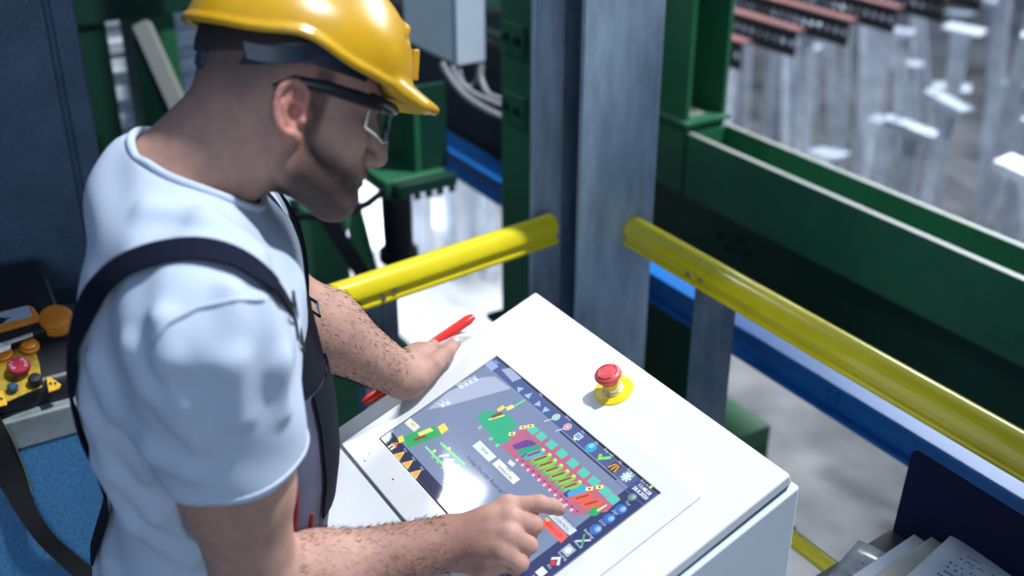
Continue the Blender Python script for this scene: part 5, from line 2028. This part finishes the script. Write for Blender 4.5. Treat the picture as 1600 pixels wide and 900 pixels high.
MB().box((-3.35, 1.25, -2.0), (-3.10, 1.50, -0.15)).build('upright', green_lt, low_g)
MB().box((-3.9, 1.22, -0.15), (-3.05, 1.55, -0.05)).build('beam', green, low_g)
rf = thing('green_floor_frame', 'green angled steel frame between the column and the rail post', 'frame', (-1.9, 1.9, -2.0))
MB().box((-2.25, 1.80, 0.18), (-1.93, 1.86, 0.60)).build('plate', green_dk, rf)
MB().box((-2.35, 1.86, 0.10), (-1.93, 2.05, 0.16)).build('shelf_plate', green_lt, rf)
MB().box((-2.35, 1.86, -2.0), (-2.25, 2.05, 0.10)).build('leg', green, rf)
MB().box((-2.03, 1.86, -2.0), (-1.93, 2.05, 0.10)).build('leg', green, rf)

# ---- far left: green frame with a stack of ribbed sheets
lf_ = thing('green_portal_frame', 'green steel portal frame seen past the blue cabinet', 'frame', (-3.5, 0.8, -2.0))
MB().box((-3.60, 0.560, -2.0), (-3.45, 0.727, 1.45)).build('upright', green_dk, lf_)
MB().box((-3.60, 0.800, -2.0), (-3.46, 0.930, 1.34)).build('upright', green, lf_)
MB().box((-3.70, 0.56, 1.165), (-3.44, 1.00, 1.34)).build('cross_beam', green_dk, lf_)
MB().tube([at_d(222, 38, 3.2), at_d(290, 190, 3.2)], 0.030, 4).build('diagonal', edge_grey, lf_)
MB().tube([at_d(214, 50, 3.25), at_d(272, 190, 3.25)], 0.020, 4).build('diagonal', black_m, lf_)
stk = thing('sheet_stack', 'tall stack of ribbed galvanised sheets standing between green uprights', 'stack', (-5.2, 1.2, -2.0))
bright_galv = mat('bright_galvanised', (0.80, 0.84, 0.90), rough=0.40, metal=0.25, var=0.25, vscale=9, rvar=0.12)
first_s = None
for k in range(108):
    zz = -2.0+0.030*k
    dx = 0.02*math.sin(k*1.7)
    if first_s is None:
        first_s = MB().box((-5.60, 0.95, zz), (-5.0, 1.55, zz+0.021)).build('sheet', bright_galv, stk, bevel=0.004)
        zz0 = zz
    else:
        c = first_s.copy()
        COL.objects.link(c)
        c.location = (dx, dx*0.5, zz-zz0)
hs = thing('wrapped_bundle', 'bluish plastic-wrapped bundle behind the neck of the man', 'bundle', (-4.5, 1.7, -2.0))
gb_ = MB()
gg = []
for i in range(24):
    z_ = -0.5+i*0.085
    rr_ = 0.16+0.02*math.sin(i*1.3)
    gg.append((rr_, z_))
gb_.lathe(gg, (-4.6, 1.53, 0), (0, 0, 1), 14)
gb_.build('wrapping', mat('clear_wrapping', (0.55, 0.70, 0.86), rough=0.15, var=0.35, vscale=10, coat=0.6), hs)
MB().box((-4.8, 1.3, -2.0), (-4.4, 1.75, -0.5)).build('pallet_load', bright_galv, hs)
MB().box((-3.75, 1.02, 0.70), (-3.40, 1.20, 0.80)).build('tray', galv, lf_, bevel=0.004)
gs = thing('green_side_post', 'light green post behind the rear edge of the hard hat', 'post', (-3.2, 1.0, -2.0))
MB().box((-3.30, 0.965, -2.0), (-3.20, 1.04, 1.9)).build('shaft', green_lt, gs)

# ================================================================== galvanised posts and perforated carrier bars in the hall
bar_m = mat('burnt_black_bar', (0.012, 0.009, 0.012), rough=0.55)
bar_t = mat('rusty_top', (0.20, 0.075, 0.07), rough=0.7, var=0.3, vscale=20)
NB = 36


def carrier_bar(label):
    root = thing('carrier_bar', label, 'bar', (0, 0, 0), 'perforated carrier bars over the posts')
    b = MB()
    H_, L_ = 0.110, 0.052
    for k in range(NB):
        x0 = -(k+1)*L_
        cx_, cz_ = x0+L_/2, -H_*0.5
        ring = [(cx_+0.0170*math.cos(2*PI*i/8+PI/8), cz_+0.0170*math.sin(2*PI*i/8+PI/8)) for i in range(8)]
        sq = [(x0+L_, -H_*0.45+0.0), (x0+L_, 0), (x0+L_/2, 0), (x0, 0), (x0, -H_*0.5), (x0, -H_), (x0+L_/2, -H_), (x0+L_, -H_)]
        sq = [(x0+L_, -H_*0.5), (x0+L_, 0), (cx_, 0), (x0, 0), (x0, -H_*0.5), (x0, -H_), (cx_, -H_), (x0+L_, -H_)]
        rg = [(cx_+0.0170*math.cos(2*PI*i/8), cz_+0.0170*math.sin(2*PI*i/8)) for i in range(8)]
        for yy in (0.0, 0.008):
            vs = [(p, yy, q) for p, q in sq]+[(p, yy, q) for p, q in rg]
            b.add(vs, [(i, (i+1) % 8, 8+(i+1) % 8, 8+i) for i in range(8)])
    b.box((0, 0, -H_), (0.002, 0.008, 0))
    b.build('web', bar_m, root)
    MB().box((-NB*L_, 0, 0.0), (0, 0.065, 0.008)).build('top_flange', bar_t, root)
    MB().box((-NB*L_, 0, -H_-0.006), (0, 0.010, -H_)).build('lower_flange', bar_m, root)
    return root


b0 = carrier_bar('perforated dark carrier bar, nearest of the row beside the green column')
ends = [(-3.60, 3.366), (-3.629, 3.713), (-3.640, 4.054), (-3.701, 4.433), (-3.727, 4.808), (-3.791, 5.179)]
ordn = ['nearest', 'second nearest', 'third nearest', 'fourth nearest', 'fifth nearest', 'sixth nearest']
for k, (ex_, ey_) in enumerate(ends):
    o = b0 if k == 0 else copy_tree(b0)
    o.location = (ex_, ey_, 0.700)
    o['label'] = 'perforated dark carrier bar, %s in the row beside the green column' % ordn[k]

post_m = mat('hot_dip_galvanised', (0.64, 0.69, 0.77), rough=0.38, metal=0.65, var=0.3, vscale=7, rvar=0.14)


def galv_post():
    root = thing('galvanized_post', 'freshly galvanised steel post with bracket head standing among its like', 'post', (0, 0, 0), 'galvanised posts in the hall')
    pr = [(-0.045, -0.03), (0.045, -0.03), (0.045, 0.025), (0.037, 0.025), (0.037, -0.022), (-0.037, -0.022), (-0.037, 0.025), (-0.045, 0.025)]
    MB().prism(pr, (0, 0, -2.2), (0, 0, -0.02), (1, 0, 0), (0, 1, 0)).build('shaft', post_m, root)
    hp = MB()
    hp.prism([(-0.13, 0.0), (0.13, 0.0), (0.13, 0.012), (-0.13, 0.012)], (0, -0.07, 0), (0, 0.07, 0), (1, 0, 0), (0, 0, 1))
    hp.build('head_plate', post_m, root, bevel=0.003)
    gp = MB()
    gp.prism([(-0.085, 0.0), (0.08, 0.0), (0.04, -0.09), (-0.04, -0.09)], (0, -0.034, 0), (0, -0.028, 0), (1, 0, 0), (0, 0, 1))
    gp.build('gusset', post_m, root)
    return root


p0 = galv_post()


def arm_post():
    root = thing('galvanized_bracket', 'galvanised post with a long tilted channel arm on top', 'post', (0, 0, 0), 'galvanised arm posts in the hall')
    pr = [(-0.045, -0.03), (0.045, -0.03), (0.045, 0.025), (0.037, 0.025), (0.037, -0.022), (-0.037, -0.022), (-0.037, 0.025), (-0.045, 0.025)]
    MB().prism(pr, (0, 0, -2.2), (0, 0, -0.05), (1, 0, 0), (0, 1, 0)).build('shaft', post_m, root)
    a_ = np.array([math.cos(0.22), 0, -math.sin(0.22)])
    n_ = np.array([math.sin(0.22), 0, math.cos(0.22)])
    ch = [(-0.06, 0.0), (0.06, 0.0), (0.06, -0.055), (0.054, -0.055), (0.054, -0.006), (-0.054, -0.006), (-0.054, -0.055), (-0.06, -0.055)]
    MB().prism(ch, -a_*0.16, a_*0.14, (0, 1, 0), n_).build('arm', post_m, root, bevel=0.003)
    MB().lathe([(0.018, 0), (0.018, 0.003)], -a_*0.10+n_*0.001, n_, 14).build('bolt_hole', bar_m, root)
    return root


p1 = arm_post()
rg = random.Random(11)
spots = []
yy = 4.5
row = 0
while yy < 11:
    xx = -10.0+(row % 2)*0.15
    while xx < -0.5:
        x_, y_ = xx+rg.uniform(-0.11, 0.11), yy+rg.uniform(-0.12, 0.12)
        z_ = 0.30+rg.uniform(-0.30, 0.25)-0.6*(rg.random() < 0.55)
        d_ = np.array([x_, y_, z_])-EYE
        dz = d_@FW
        sx, sy = 800+FPX*(d_@RT)/dz, 450-FPX*(d_@UP)/dz
        if 1110 < sx < 1850 and -60 < sy < 380 and not (x_ < -3.4 and y_ < 5.3 and z_ > 0.5):
            bd = np.array([x_, y_, -1.9])-EYE
            bz = bd@FW
            bx_, by_ = 800+FPX*(bd@RT)/bz, 450-FPX*(bd@UP)/bz
            if not (1120 < bx_ < 1480 and by_ > 470+0.62*(bx_-1140)):
                if all((x_-q[0])**2+(y_-q[1])**2 > 0.10 for q in spots):
                    spots.append((x_, y_, z_))
        xx += 0.30+0.02*row
    yy += 0.42+0.04*row
    row += 1
for k, (x_, y_, z_) in enumerate(spots):
    o = p0 if k == 0 else p1 if k == 1 else copy_tree(p1 if k % 3 == 1 else p0)
    o.location = (x_, y_, z_)
    o.rotation_euler = (rg.uniform(-0.10, 0.16), rg.uniform(-0.22, 0.10), rg.uniform(-0.2, 0.75))

# bright offcuts and sheets lying about the hall floor
hf = mat('pale_dusty_sheet', (0.62, 0.66, 0.72), rough=0.5, var=0.3, vscale=2)
for k, (px_, py_, w_, l_, a_) in enumerate(((560, 330, 1.6, 1.2, 0.2),)):
    c_ = on_z(px_, py_, -1.96)
    b = MB()
    b.obox(c_, (math.cos(a_), math.sin(a_), 0), (-math.sin(a_), math.cos(a_), 0), (0, 0, 1), w_/2, l_/2, 0.038)
    props(b.build('steel_plate_pile', hf, origin=c_), ('pale flat plate pile on the hall floor behind the chin', 'pale flat plate pile on the hall floor under the green bracket')[k], 'plates')
for k, (px_, py_, h_) in enumerate(((655, 330, 0.8), (668, 345, 1.0), (705, 320, 0.9), (735, 330, 1.1), (765, 345, 1.0), (720, 345, 0.8))):
    c_ = on_z(px_, py_+90, -2.0)
    b = MB().box((c_[0]-0.05, c_[1]-0.05, -2.0), (c_[0]+0.05, c_[1]+0.05, -2.0+h_*1.4))
    props(b.build('galvanized_stub', post_m, origin=(c_[0], c_[1], -2.0)), 'short galvanised stub post on the floor below the blue beam', 'post', 'galvanised stubs below the blue beam')
